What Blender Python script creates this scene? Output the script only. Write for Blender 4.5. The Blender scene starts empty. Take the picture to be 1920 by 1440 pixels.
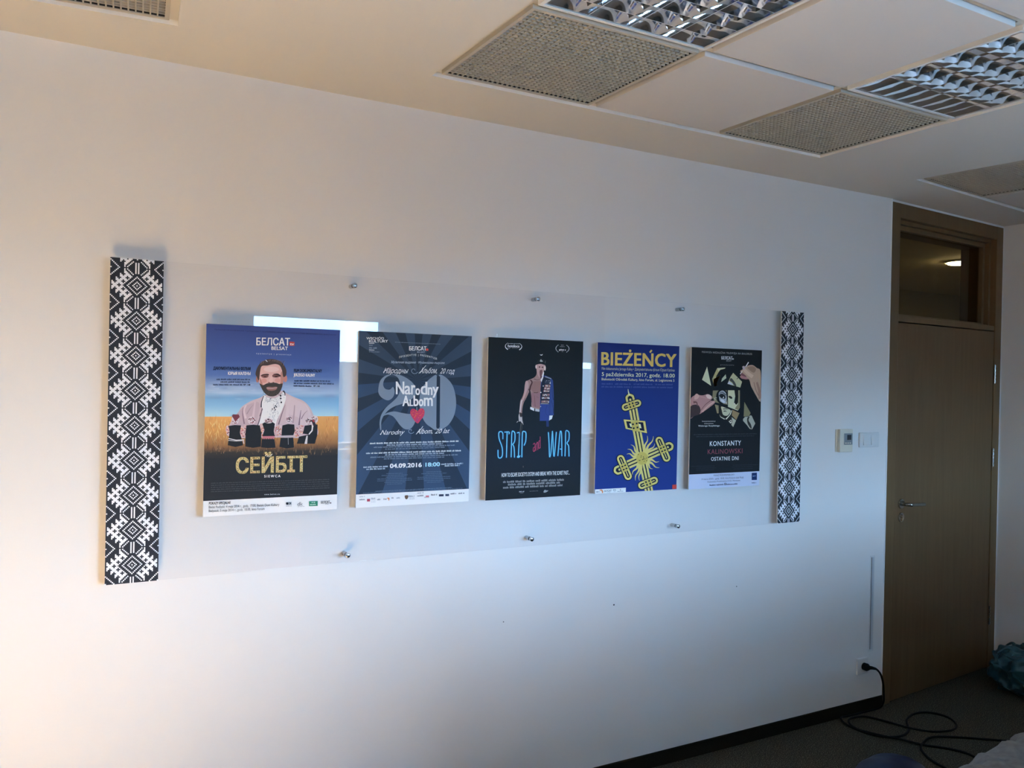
import bpy, bmesh, math, random
import numpy as np
from mathutils import Vector, Matrix
from mathutils.geometry import delaunay_2d_cdt

random.seed(7)
sc = bpy.context.scene
C = sc.collection

# ------------------------------------------------------------------ camera, sky, sun, exposure
CAM_H = 1.6686
FPX = 1585.196
R_AX = Vector((0.87100212, -0.49086625, 0.02014021))
U_AX = Vector((-0.01508554, 0.01425304, 0.99978462))
F_AX = Vector((0.49104758, 0.87111835, -0.00500945))
cam_d = bpy.data.cameras.new('camera')
cam_d.sensor_width = 36.0
cam_d.lens = FPX / 1920.0 * 36.0
cam_d.clip_start = 0.02
cam = bpy.data.objects.new('camera', cam_d)
C.objects.link(cam)
m = Matrix((R_AX, U_AX, -F_AX)).transposed().to_4x4()
m.translation = Vector((0, 0, CAM_H))
cam.matrix_world = m
sc.camera = cam

SKY = 41.0
world = bpy.data.worlds.new('sky')
sc.world = world
world.use_nodes = True
wn = world.node_tree
wn.nodes.clear()
_o = wn.nodes.new('ShaderNodeOutputWorld')
_b = wn.nodes.new('ShaderNodeBackground')
_t = wn.nodes.new('ShaderNodeTexCoord')
_s = wn.nodes.new('ShaderNodeSeparateXYZ')
_r = wn.nodes.new('ShaderNodeValToRGB')
wn.links.new(_t.outputs['Generated'], _s.inputs[0])
wn.links.new(_s.outputs['Z'], _r.inputs[0])
wn.links.new(_r.outputs[0], _b.inputs[0])
wn.links.new(_b.outputs[0], _o.inputs[0])
_r.color_ramp.elements[0].position = 0.0
_r.color_ramp.elements[0].color = (0.43, 0.81, 1.27, 1)
_r.color_ramp.elements[1].position = 0.6
_r.color_ramp.elements[1].color = (0.25, 0.45, 0.9, 1)
_b.inputs[1].default_value = SKY

sun_d = bpy.data.lights.new('sun', 'SUN')
sun_d.energy = 124.0
sun_d.color = (1.0, 0.85, 0.58)
sun_d.angle = math.radians(0.6)
sun = bpy.data.objects.new('sun', sun_d)
C.objects.link(sun)
SUN_DIR = Vector((0.0, 1.0, -0.577)).normalized()      # the way the light travels
sun.rotation_euler = SUN_DIR.to_track_quat('-Z', 'Y').to_euler()
sun.location = (3, -8, 8)

sc.view_settings.view_transform = 'Standard'
sc.view_settings.look = 'None'
sc.view_settings.exposure = 0.0
sc.view_settings.gamma = 1.0
sc.view_settings.use_curve_mapping = False
sc.cycles.use_denoising = True
sc.cycles.max_bounces = 10
sc.cycles.diffuse_bounces = 6
sc.cycles.glossy_bounces = 5
sc.cycles.transparent_max_bounces = 24
sc.cycles.sample_clamp_indirect = 200.0
sc.cycles.caustics_reflective = False

# ------------------------------------------------------------------ helpers
WALL_Y = 2.8773
CEIL = 2.652
FRONT = WALL_Y - 0.040          # plane of the poster faces

def ray(x, y):
    return F_AX + R_AX * ((x - 960) / FPX) + U_AX * ((720 - y) / FPX)

def on_wall(x, y, yy=FRONT):
    d = ray(x, y)
    t = yy / d.y
    return d.x * t, d.z * t + CAM_H

def on_floor(x, y, z=0.0):
    d = ray(x, y)
    t = (z - CAM_H) / d.z
    return d.x * t, d.y * t

def lin(c):
    return tuple((v / 255 / 12.92) if v / 255 <= 0.04045 else ((v / 255 + 0.055) / 1.055) ** 2.4 for v in c)

MATS = {}
def mat(name, col=(0.8, 0.8, 0.8), rough=0.6, metal=0.0, noise=0.0, nscale=40.0, bump=0.0, emit=None, spec=0.5, stretch=None):
    if name in MATS:
        return MATS[name]
    mt = bpy.data.materials.new(name)
    mt.use_nodes = True
    nt = mt.node_tree
    p = nt.nodes['Principled BSDF']
    p.inputs['Base Color'].default_value = (*col, 1)
    p.inputs['Roughness'].default_value = rough
    p.inputs['Metallic'].default_value = metal
    p.inputs['Specular IOR Level'].default_value = spec
    if emit:
        p.inputs['Emission Color'].default_value = (*emit[:3], 1)
        p.inputs['Emission Strength'].default_value = emit[3]
    if noise or bump:
        tc = nt.nodes.new('ShaderNodeTexCoord')
        mp = nt.nodes.new('ShaderNodeMapping')
        if stretch:
            mp.inputs['Scale'].default_value = stretch
        nz = nt.nodes.new('ShaderNodeTexNoise')
        nz.inputs['Scale'].default_value = nscale
        nz.inputs['Detail'].default_value = 6
        nt.links.new(tc.outputs['Object'], mp.inputs[0])
        nt.links.new(mp.outputs[0], nz.inputs['Vector'])
        if noise:
            rp = nt.nodes.new('ShaderNodeValToRGB')
            rp.color_ramp.elements[0].position = 0.3
            rp.color_ramp.elements[1].position = 0.7
            rp.color_ramp.elements[0].color = (*[v * (1 - noise) for v in col], 1)
            rp.color_ramp.elements[1].color = (*[min(1, v * (1 + noise)) for v in col], 1)
            nt.links.new(nz.outputs['Fac'], rp.inputs[0])
            nt.links.new(rp.outputs[0], p.inputs['Base Color'])
        if bump:
            bp = nt.nodes.new('ShaderNodeBump')
            bp.inputs['Strength'].default_value = bump
            bp.inputs['Distance'].default_value = 0.002
            nt.links.new(nz.outputs['Fac'], bp.inputs['Height'])
            nt.links.new(bp.outputs[0], p.inputs['Normal'])
    MATS[name] = mt
    return mt

def clear_mat(name, ior=1.5, tint=(1, 1, 1), rough=0.0):
    """thin clear pane: what is not mirrored by Fresnel goes straight through"""
    mt = bpy.data.materials.new(name)
    mt.use_nodes = True
    nt = mt.node_tree
    nt.nodes.clear()
    o = nt.nodes.new('ShaderNodeOutputMaterial')
    mx = nt.nodes.new('ShaderNodeMixShader')
    fr = nt.nodes.new('ShaderNodeFresnel')
    ge = nt.nodes.new('ShaderNodeNewGeometry')       # a thin pane mirrors alike on both faces
    io = nt.nodes.new('ShaderNodeMix')
    io.data_type = 'FLOAT'
    io.inputs[2].default_value = ior
    io.inputs[3].default_value = 1.0 / ior
    nt.links.new(ge.outputs['Backfacing'], io.inputs[0])
    nt.links.new(io.outputs[0], fr.inputs['IOR'])
    tr = nt.nodes.new('ShaderNodeBsdfTransparent')
    tr.inputs[0].default_value = (*tint, 1)
    gl = nt.nodes.new('ShaderNodeBsdfGlossy')
    gl.inputs['Roughness'].default_value = rough
    nt.links.new(fr.outputs[0], mx.inputs[0])
    nt.links.new(tr.outputs[0], mx.inputs[1])
    nt.links.new(gl.outputs[0], mx.inputs[2])
    nt.links.new(mx.outputs[0], o.inputs[0])
    MATS[name] = mt
    return mt

def link(name, bm, mats, parent=None, loc=(0, 0, 0), rotz=0.0, smooth=None):
    me = bpy.data.meshes.new(name)
    bmesh.ops.recalc_face_normals(bm, faces=bm.faces[:])
    bm.to_mesh(me)
    bm.free()
    if not isinstance(mats, (list, tuple)):
        mats = [mats]
    for x in mats:
        me.materials.append(x)
    if smooth is not None:
        me.polygons.foreach_set('use_smooth', [True] * len(me.polygons))
        me.set_sharp_from_angle(angle=math.radians(smooth))
    o = bpy.data.objects.new(name, me)
    C.objects.link(o)
    o.location = loc
    o.rotation_euler = (0, 0, rotz)
    if parent:
        o.parent = parent
    return o

def empty(name, loc=(0, 0, 0), rotz=0.0):
    o = bpy.data.objects.new(name, None)
    o.empty_display_size = 0.05
    C.objects.link(o)
    o.location = loc
    o.rotation_euler = (0, 0, rotz)
    return o

def tag(o, label, cat, group=None):
    o['label'] = label
    o['category'] = cat
    if group:
        o['group'] = group
    return o

def struct(o):
    o['kind'] = 'structure'
    return o

def box(bm, x0, x1, y0, y1, z0, z1, bev=0.0, mi=0, mx=None):
    r = bmesh.ops.create_cube(bm, size=1.0)
    vs = r['verts']
    for v in vs:
        v.co = Vector(((x0 + x1) / 2 + v.co.x * (x1 - x0), (y0 + y1) / 2 + v.co.y * (y1 - y0), (z0 + z1) / 2 + v.co.z * (z1 - z0)))
    fs = set(f for v in vs for f in v.link_faces)
    for f in fs:
        f.material_index = mi
    if bev > 0:
        es = list(set(e for v in vs for e in v.link_edges))
        r2 = bmesh.ops.bevel(bm, geom=es, offset=bev, segments=2, profile=0.6, affect='EDGES')
        for f in r2['faces']:
            f.material_index = mi
        vs = list(set(v for f in r2['faces'] for v in f.verts) | set(v for v in vs if v.is_valid))
    if mx is not None:
        bmesh.ops.transform(bm, matrix=mx, verts=vs)
    return vs

def cyl(bm, p0, p1, r0, r1=None, seg=24, mi=0, caps=True):
    p0, p1 = Vector(p0), Vector(p1)
    r1 = r0 if r1 is None else r1
    d = (p1 - p0)
    q = d.to_track_quat('Z', 'Y')
    ra, rb = [], []
    for i in range(seg):
        a = 2 * math.pi * i / seg
        w = Vector((math.cos(a), math.sin(a), 0))
        ra.append(bm.verts.new(p0 + q @ (w * r0)))
        rb.append(bm.verts.new(p1 + q @ (w * r1)))
    for i in range(seg):
        j = (i + 1) % seg
        f = bm.faces.new((ra[i], ra[j], rb[j], rb[i]))
        f.material_index = mi
    if caps:
        bm.faces.new(ra[::-1]).material_index = mi
        bm.faces.new(rb).material_index = mi
    return ra + rb

def smooth_path(pts, n=8, closed=False):
    P = [Vector(p) for p in pts]
    out = []
    N = len(P)
    rng = range(N if closed else N - 1)
    for i in rng:
        if closed:
            a, b, c, d = P[(i - 1) % N], P[i], P[(i + 1) % N], P[(i + 2) % N]
        else:
            a, b, c, d = P[max(0, i - 1)], P[i], P[i + 1], P[min(N - 1, i + 2)]
        for k in range(n):
            t = k / n
            out.append(0.5 * ((2 * b) + (c - a) * t + (2 * a - 5 * b + 4 * c - d) * t * t + (3 * b - a - 3 * c + d) * t ** 3))
    if not closed:
        out.append(P[-1])
    return out

def tube(bm, pts, rad, seg=8, mi=0, caps=True):
    P = [Vector(p) for p in pts]
    rings = []
    prev = None
    for i, p in enumerate(P):
        t = (P[min(i + 1, len(P) - 1)] - P[max(i - 1, 0)]).normalized()
        if prev is None:
            a = Vector((0, 0, 1)) if abs(t.z) < 0.9 else Vector((1, 0, 0))
            n = (a - t * a.dot(t)).normalized()
        else:
            n = (prev - t * prev.dot(t)).normalized()
        prev = n
        b = t.cross(n)
        r = rad(i / (len(P) - 1)) if callable(rad) else rad
        rings.append([bm.verts.new(p + (n * math.cos(2 * math.pi * k / seg) + b * math.sin(2 * math.pi * k / seg)) * r) for k in range(seg)])
    for i in range(len(rings) - 1):
        for k in range(seg):
            f = bm.faces.new((rings[i][k], rings[i][(k + 1) % seg], rings[i + 1][(k + 1) % seg], rings[i + 1][k]))
            f.material_index = mi
    if caps:
        bm.faces.new(rings[0][::-1]).material_index = mi
        bm.faces.new(rings[-1]).material_index = mi

def quad_panel(bm, pts, mi=0):
    f = bm.faces.new([bm.verts.new(p) for p in pts])
    f.material_index = mi
    return f
# ------------------------------------------------------------------ materials
M_WALL = mat('white_wall_paint', (0.80, 0.79, 0.78), 0.85, bump=0.06, nscale=300, spec=0.2)
M_CEIL = mat('ceiling_paint', (0.64, 0.62, 0.58), 0.9, spec=0.2)
M_TILE = mat('ceiling_tile_board', (0.62, 0.59, 0.56), 0.9, bump=0.05, nscale=500, spec=0.2)
M_TBAR = mat('ceiling_grid_metal', (0.62, 0.59, 0.53), 0.5)
M_GRATE = mat('beige_grille_plastic', (0.46, 0.42, 0.345), 0.6)
M_FILTER = mat('grille_filter', (0.13, 0.12, 0.095), 0.9, noise=0.1, nscale=200)
M_DARK = mat('dark_void', (0.02, 0.02, 0.02), 0.9)
M_MIRROR = mat('mirrored_louvre_aluminium', (0.86, 0.87, 0.88), 0.06, 1.0)
M_WHITE_METAL = mat('white_enamel', (0.75, 0.74, 0.70), 0.4)
M_TUBE = mat('unlit_fluorescent_tube', (0.85, 0.85, 0.82), 0.3)
M_CHROME = mat('chrome', (0.55, 0.55, 0.55), 0.18, 1.0)
M_STEEL = mat('brushed_steel', (0.40, 0.38, 0.35), 0.22, 1.0, noise=0.08, nscale=200)
M_PLASTIC = mat('white_plastic', (0.70, 0.71, 0.71), 0.35)
M_BEIGE = mat('beige_plastic', (0.72, 0.68, 0.57), 0.4)
M_BLACK = mat('black_rubber', (0.004, 0.004, 0.004), 0.7, spec=0.15)
M_PANE = clear_mat('window_pane_glass')

def wood_mat(name, base, dark):
    mt = bpy.data.materials.new(name)
    mt.use_nodes = True
    nt = mt.node_tree
    p = nt.nodes['Principled BSDF']
    p.inputs['Roughness'].default_value = 0.45
    p.inputs['Specular IOR Level'].default_value = 0.35
    tc = nt.nodes.new('ShaderNodeTexCoord')
    mp = nt.nodes.new('ShaderNodeMapping')
    mp.inputs['Scale'].default_value = (14, 14, 0.7)
    n1 = nt.nodes.new('ShaderNodeTexNoise')
    n1.inputs['Scale'].default_value = 3.0
    n1.inputs['Detail'].default_value = 8
    n1.inputs['Distortion'].default_value = 0.4
    n2 = nt.nodes.new('ShaderNodeTexNoise')
    n2.inputs['Scale'].default_value = 30.0
    n2.inputs['Detail'].default_value = 3
    mx = nt.nodes.new('ShaderNodeMix')
    mx.data_type = 'FLOAT'
    mx.inputs[0].default_value = 0.35
    rp = nt.nodes.new('ShaderNodeValToRGB')
    rp.color_ramp.elements[0].position = 0.30
    rp.color_ramp.elements[0].color = (*dark, 1)
    rp.color_ramp.elements[1].position = 0.72
    rp.color_ramp.elements[1].color = (*base, 1)
    nt.links.new(tc.outputs['Object'], mp.inputs[0])
    nt.links.new(mp.outputs[0], n1.inputs['Vector'])
    nt.links.new(mp.outputs[0], n2.inputs['Vector'])
    nt.links.new(n1.outputs['Fac'], mx.inputs[2])
    nt.links.new(n2.outputs['Fac'], mx.inputs[3])
    nt.links.new(mx.outputs[0], rp.inputs[0])
    nt.links.new(rp.outputs[0], p.inputs['Base Color'])
    MATS[name] = mt
    return mt

M_DOOR = wood_mat('beech_veneer', (0.158, 0.090, 0.039), (0.118, 0.064, 0.026))
M_FRAME = wood_mat('beech_frame', (0.175, 0.102, 0.044), (0.138, 0.077, 0.031))
M_DESK = wood_mat('light_oak', (0.78, 0.56, 0.33), (0.66, 0.45, 0.25))

def carpet_mat():
    mt = bpy.data.materials.new('flecked_carpet')
    mt.use_nodes = True
    nt = mt.node_tree
    p = nt.nodes['Principled BSDF']
    p.inputs['Roughness'].default_value = 0.95
    p.inputs['Specular IOR Level'].default_value = 0.05
    tc = nt.nodes.new('ShaderNodeTexCoord')
    n1 = nt.nodes.new('ShaderNodeTexNoise')
    n1.inputs['Scale'].default_value = 210
    n1.inputs['Detail'].default_value = 2
    rp = nt.nodes.new('ShaderNodeValToRGB')
    e = rp.color_ramp.elements
    e[0].position = 0.35
    e[0].color = (0.034, 0.029, 0.020, 1)
    e[1].position = 0.75
    e[1].color = (0.26, 0.235, 0.17, 1)
    q = e.new(0.56)
    q.color = (0.066, 0.057, 0.042, 1)
    nt.links.new(tc.outputs['Object'], n1.inputs['Vector'])
    nt.links.new(n1.outputs['Fac'], rp.inputs[0])
    nt.links.new(rp.outputs[0], p.inputs['Base Color'])
    bp = nt.nodes.new('ShaderNodeBump')
    bp.inputs['Strength'].default_value = 0.5
    bp.inputs['Distance'].default_value = 0.004
    nt.links.new(n1.outputs['Fac'], bp.inputs['Height'])
    nt.links.new(bp.outputs[0], p.inputs['Normal'])
    MATS['flecked_carpet'] = mt
    return mt
M_CARPET = carpet_mat()
M_SKIRT = mat('carpet_skirting', (0.018, 0.014, 0.009), 0.95, noise=0.3, nscale=300, spec=0.05)

# ------------------------------------------------------------------ room shell
X_LEFT, Y_WIN = -2.6, -1.40
A2 = Vector((3.872, 2.885))                    # the wall kinks here and carries the door
DT = Vector((1.058, 0.100)).normalized()
DN = Vector((-DT.y, DT.x))
DOOR_ANG = math.atan2(DT.y, DT.x)
B2 = A2 + DT * 1.205
X_RIGHT = B2.x

bm = bmesh.new()
quad_panel(bm, [(X_LEFT - 0.2, Y_WIN - 0.25, 0), (X_RIGHT + 0.3, Y_WIN - 0.25, 0), (X_RIGHT + 0.3, 5.6, 0), (X_LEFT - 0.2, 5.6, 0)])
struct(link('floor', bm, M_CARPET))

bm = bmesh.new()
box(bm, X_LEFT - 0.15, A2.x, WALL_Y, WALL_Y + 0.15, 0, CEIL + 0.12)
wall_back = struct(link('wall_back', bm, M_WALL))
# small old holes and scuffs in the plaster
for px, py, r in ((1151, 1134, 0.0036), (1381, 1099.5, 0.0026), (944, 1166, 0.0022)):
    x, z = on_wall(px, py, WALL_Y)
    b = bmesh.new()
    cyl(b, (x, WALL_Y - 0.0006, z), (x, WALL_Y + 0.001, z), r, seg=10)
    link('plaster_hole', b, mat('dark_hole', (0.05, 0.05, 0.055), 0.9), wall_back)

# wall segment that carries the door, seen edge-on as a bright corner strip
bm = bmesh.new()
box(bm, 0.0, 0.012, 0.0, 0.14, 0, CEIL + 0.1)
box(bm, 1.197, 1.215, 0.0, 0.14, 0, CEIL + 0.1)
box(bm, 0.012, 1.197, 0.0, 0.14, 2.642, CEIL + 0.1)
struct(link('wall_door', bm, M_WALL, loc=(A2.x, A2.y, 0), rotz=DOOR_ANG))

bm = bmesh.new()
box(bm, A2.x - 0.004, A2.x + 0.002, WALL_Y - 0.0035, WALL_Y + 0.02, 0.062, CEIL - 0.001, bev=0.001)
struct(link('trim_4', bm, mat('white_corner_bead', (0.88, 0.88, 0.88), 0.5)))

bm = bmesh.new()
box(bm, X_RIGHT, X_RIGHT + 0.15, Y_WIN - 0.2, B2.y + 0.14, 0, CEIL + 0.12)
struct(link('wall_right', bm, M_WALL))
bm = bmesh.new()
box(bm, X_LEFT - 0.15, X_LEFT, Y_WIN - 0.2, WALL_Y, 0, CEIL + 0.12)
struct(link('wall_left', bm, mat('tan_side_wall_paint', (0.55, 0.42, 0.30), 0.9)))

# window wall behind the photographer
WINS = [(-0.70, 0.22, 1.09, 2.157), (1.53, 2.73, 1.04, 2.205), (3.82, 5.06, 1.09, 2.157)]
xs = [X_LEFT - 0.15] + [v for w in WINS for v in w[:2]] + [X_RIGHT + 0.15]
bm = bmesh.new()
for i in range(0, len(xs), 2):
    box(bm, xs[i], xs[i + 1], Y_WIN - 0.2, Y_WIN, 0, CEIL + 0.12)
for x0, x1, z0, z1 in WINS:
    box(bm, x0, x1, Y_WIN - 0.2, Y_WIN, 0, z0)
    box(bm, x0, x1, Y_WIN - 0.2, Y_WIN, z1, CEIL + 0.12)
struct(link('wall_front', bm, mat('grey_window_wall_paint', (0.20, 0.19, 0.18), 0.9)))
for i, (x0, x1, z0, z1) in enumerate(WINS):
    b = bmesh.new()
    t = 0.045
    yb, yf = Y_WIN - 0.16, Y_WIN - 0.10
    box(b, x0, x0 + t, yb, yf, z0, z1)
    box(b, x1 - t, x1, yb, yf, z0, z1)
    box(b, x0 + t, x1 - t, yb, yf, z0, z0 + t)
    box(b, x0 + t, x1 - t, yb, yf, z1 - t, z1)
    n = max(0, round((x1 - x0) / 1.1) - 1)
    for k in range(n):
        xm = x0 + (x1 - x0) * (k + 1) / (n + 1)
        box(b, xm - 0.03, xm + 0.03, yb, yf, z0 + t, z1 - t)
    w = struct(link('window_%d' % (i + 1), b, M_WHITE_METAL))
    b = bmesh.new()
    box(b, x0 + t, x1 - t, Y_WIN - 0.133, Y_WIN - 0.127, z0 + t, z1 - t)
    link('pane', b, M_PANE, w)
    b = bmesh.new()
    box(b, x0, x1, Y_WIN - 0.10, Y_WIN + 0.05, z0 - 0.03, z0 + 0.0, bev=0.006)
    link('sill', b, M_WHITE_METAL, w)
    ld = bpy.data.lights.new('daylight_portal', 'AREA')
    ld.shape = 'RECTANGLE'
    ld.size = x1 - x0
    ld.size_y = z1 - z0
    ld.cycles.is_portal = True
    lo = bpy.data.objects.new('daylight_portal', ld)
    C.objects.link(lo)
    lo.location = ((x0 + x1) / 2, Y_WIN - 0.19, (z0 + z1) / 2)
    lo.rotation_euler = (math.radians(90), 0, 0)   # shines towards +y
    lo['kind'] = 'helper'

# roller blind drawn most of the way down over the last window
bt = empty('roller_blind', (4.44, Y_WIN - 0.03, 1.875))
tag(bt, 'white roller blind half lowered over the window behind the photographer', 'blind')
b = bmesh.new()
box(b, -0.60, 0.60, -0.002, 0.002, 0.0, 0.32)
link('blind_cloth', b, mat('blind_cloth', (0.42, 0.42, 0.40), 0.9), bt)
b = bmesh.new()
box(b, -0.60, 0.60, -0.006, 0.006, -0.02, 0.0, bev=0.002)
link('bottom_bar', b, M_WHITE_METAL, bt)
b = bmesh.new()
cyl(b, (-0.60, 0, 0.34), (0.60, 0, 0.34), 0.026)
link('roller', b, M_WHITE_METAL, bt)

# neighbouring building seen only as a reflection
def facade_mat(name, col):
    mt = mat(name, col, 0.9)
    nt = mt.node_tree
    tc = nt.nodes.new('ShaderNodeTexCoord')
    mp = nt.nodes.new('ShaderNodeMapping')
    mp.inputs['Rotation'].default_value = (math.radians(90), 0, 0)
    br = nt.nodes.new('ShaderNodeTexBrick')
    br.offset = 0.0
    br.inputs['Scale'].default_value = 1.0
    br.inputs['Mortar Size'].default_value = 0.75
    br.inputs['Mortar Smooth'].default_value = 0.0
    br.inputs['Brick Width'].default_value = 3.0
    br.inputs['Row Height'].default_value = 3.2
    br.inputs['Color1'].default_value = (0.06, 0.07, 0.085, 1)
    br.inputs['Color2'].default_value = (0.05, 0.06, 0.07, 1)
    br.inputs['Mortar'].default_value = (*col, 1)
    nt.links.new(tc.outputs['Object'], mp.inputs[0])
    nt.links.new(mp.outputs[0], br.inputs['Vector'])
    nt.links.new(br.outputs['Color'], nt.nodes['Principled BSDF'].inputs['Base Color'])
    return mt

def building(name, x0, x1, y0, y1, z0, z1, col, label):
    cx = (x0 + x1) / 2
    b = bmesh.new()
    box(b, x0 - cx, x1 - cx, y0 - y1, 0, 0, z1 - z0)
    return tag(link(name, b, facade_mat(name + '_facade', col), loc=(cx, y1, z0)), label, 'building')
building('office_block', -60, 14, -75, -58, -20, 1.75, (0.115, 0.125, 0.13), 'pale office block across the street, mirrored in the glass panel')
building('apartment_block', 14.5, 70, -85, -66, -20, 2.95, (0.10, 0.105, 0.105), 'pale apartment block across the street, mirrored beside the office block')

building('sky_blocker_wing', -7.5, 1.5, -9, -6, -20, 3.75, (0.20, 0.17, 0.14), 'added tan wing blocking the sky outside the left window, out of frame')  # unseen wing, added to cut blue sky light through the left window

# ------------------------------------------------------------------ skirting
bm = bmesh.new()
box(bm, X_LEFT, A2.x, WALL_Y - 0.010, WALL_Y, 0, 0.062, bev=0.003)
struct(link('baseboard_back', bm, M_SKIRT))
bm = bmesh.new()
box(bm, X_RIGHT - 0.010, X_RIGHT, Y_WIN, B2.y - 0.01, 0, 0.062, bev=0.003)
struct(link('baseboard_right', bm, M_SKIRT))

# ------------------------------------------------------------------ ceiling with openings for the tile bays
GX, GY, MOD = 1.12, 2.525, 0.6
def rot2(o, a, s, t):
    return (o[0] + math.cos(a) * s - math.sin(a) * t, o[1] + math.sin(a) * s + math.cos(a) * t)
BAY2_O, BAY2_A = (3.611, 2.556), math.radians(7.0)
BAY0_O, BAY0_A = (0.337, 2.566), math.radians(-5.6)
E_ = 0.012
bay1 = [(GX - E_, GY + E_), (GX + 3 * MOD + E_, GY + E_), (GX + 3 * MOD + E_, GY - 4 * MOD - E_), (GX - E_, GY - 4 * MOD - E_)]
bay2 = [rot2(BAY2_O, BAY2_A, s, t) for s, t in ((0, 0), (1.33, 0), (1.33, -1.224), (0, -1.224))]
bay0 = [rot2(BAY0_O, BAY0_A, s, t) for s, t in ((-1.224, 0), (0, 0), (0, -0.624), (-1.224, -0.624))]
bm = bmesh.new()
loops = [[(X_LEFT - 0.15, Y_WIN - 0.2), (X_RIGHT + 0.15, Y_WIN - 0.2), (X_RIGHT + 0.15, 3.2), (X_LEFT - 0.15, 3.2)], bay1, bay2, bay0]
edges = []
hole_edges = []
for li, lp in enumerate(loops):
    vs = [bm.verts.new((x, y, CEIL)) for x, y in lp]
    for i in range(len(vs)):
        e = bm.edges.new((vs[i], vs[(i + 1) % len(vs)]))
        edges.append(e)
        if li:
            hole_edges.append(e)
bmesh.ops.triangle_fill(bm, use_beauty=True, use_dissolve=False, edges=edges)
for e in hole_edges:
    a, b2 = e.verts
    f = bm.faces.new((a, b2, bm.verts.new(b2.co + Vector((0, 0, 0.09))), bm.verts.new(a.co + Vector((0, 0, 0.09)))))
for f in bm.faces:
    if abs(f.calc_center_median().z - CEIL) > 0.01:
        f.material_index = 1
ceiling = link('ceiling', bm, [M_CEIL, mat('lit_reveal_paint', (0.86, 0.84, 0.80), 0.6)])  # bay reveals painted lighter to imitate light catching their faces
struct(ceiling)
# slab above the false ceiling
bm = bmesh.new()
box(bm, X_LEFT - 0.15, 9.1, Y_WIN - 0.2, 5.4, CEIL + 0.09, CEIL + 0.12)
link('slab', bm, M_DARK, ceiling)

def bay_grid(name, o, a, ns, nt, rows):
    """T-bar grid over ns x nt modules hanging from corner o; t runs away from the wall"""
    b = bmesh.new()
    h = 0.012
    zz = CEIL + 0.015
    W, H = ns * MOD, nt * MOD
    for i in range(ns + 1):
        box(b, i * MOD - h, i * MOD + h, -H - h, h, zz, zz + 0.02)
    for j in range(nt + 1):
        for i in range(ns):
            box(b, i * MOD + h, (i + 1) * MOD - h, -j * MOD - h, -j * MOD + h, zz, zz + 0.02)
    return struct(link(name, b, M_TBAR, loc=(o[0], o[1], 0), rotz=a))
bay_grid('trim_1', (GX, GY), 0, 3, 4, None)
o2 = rot2(BAY2_O, BAY2_A, 0.012, -0.012)
bay_grid('trim_2', o2, BAY2_A, 2, 2, None)
o0 = rot2(BAY0_O, BAY0_A, -1.212, -0.012)
bay_grid('trim_3', o0, BAY0_A, 2, 1, None)
# ------------------------------------------------------------------ things in the ceiling bays
def cell_loc(o, a, i, j):
    return (*rot2(o, a, (i + 0.5) * MOD, -(j + 0.5) * MOD), CEIL)

def ceiling_tile(o, a, i, j, label):
    b = bmesh.new()
    w = 0.283
    box(b, -w, w, -w, w, 0.001, 0.028, bev=0.002)
    t = link('ceiling_tile', b, M_TILE, loc=cell_loc(o, a, i, j), rotz=a)
    return tag(t, label, 'ceiling tile', 'plain ceiling tiles')

def grille(o, a, i, j, label):
    r = tag(empty('vent_grille', cell_loc(o, a, i, j), a), label, 'vent', 'egg-crate vent grilles in the ceiling')
    b = bmesh.new()
    w, q = 0.288, 0.276
    for s in (-1, 1):
        box(b, min(s * q, s * w), max(s * q, s * w), -w, w, 0.002, 0.022)
        box(b, -q, q, min(s * q, s * w), max(s * q, s * w), 0.002, 0.022)
    link('frame', b, M_GRATE, r)
    b = bmesh.new()
    n = 30
    st = 2 * q / n
    for k in range(1, n):
        x = -q + k * st
        box(b, x - 0.0020, x + 0.0020, -q, q, 0.004, 0.018)
        box(b, -q, q, x - 0.0020, x + 0.0020, 0.004, 0.018)
    link('lattice', b, M_GRATE, r)
    b = bmesh.new()
    box(b, -q + 0.004, q - 0.004, -q + 0.004, q - 0.004, 0.024, 0.030)
    link('filter', b, M_FILTER, r)
    b = bmesh.new()
    for s in (-1, 1):
        box(b, min(s * q, s * (q - 0.001)), max(s * q, s * (q - 0.001)), -q, q, 0.005, 0.024)
        box(b, -q, q, min(s * q, s * (q - 0.001)), max(s * q, s * (q - 0.001)), 0.005, 0.024)
    link('shade_liner', b, M_DARK, r)  # dark liner paints the shade inside the outermost cells
    return r

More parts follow.
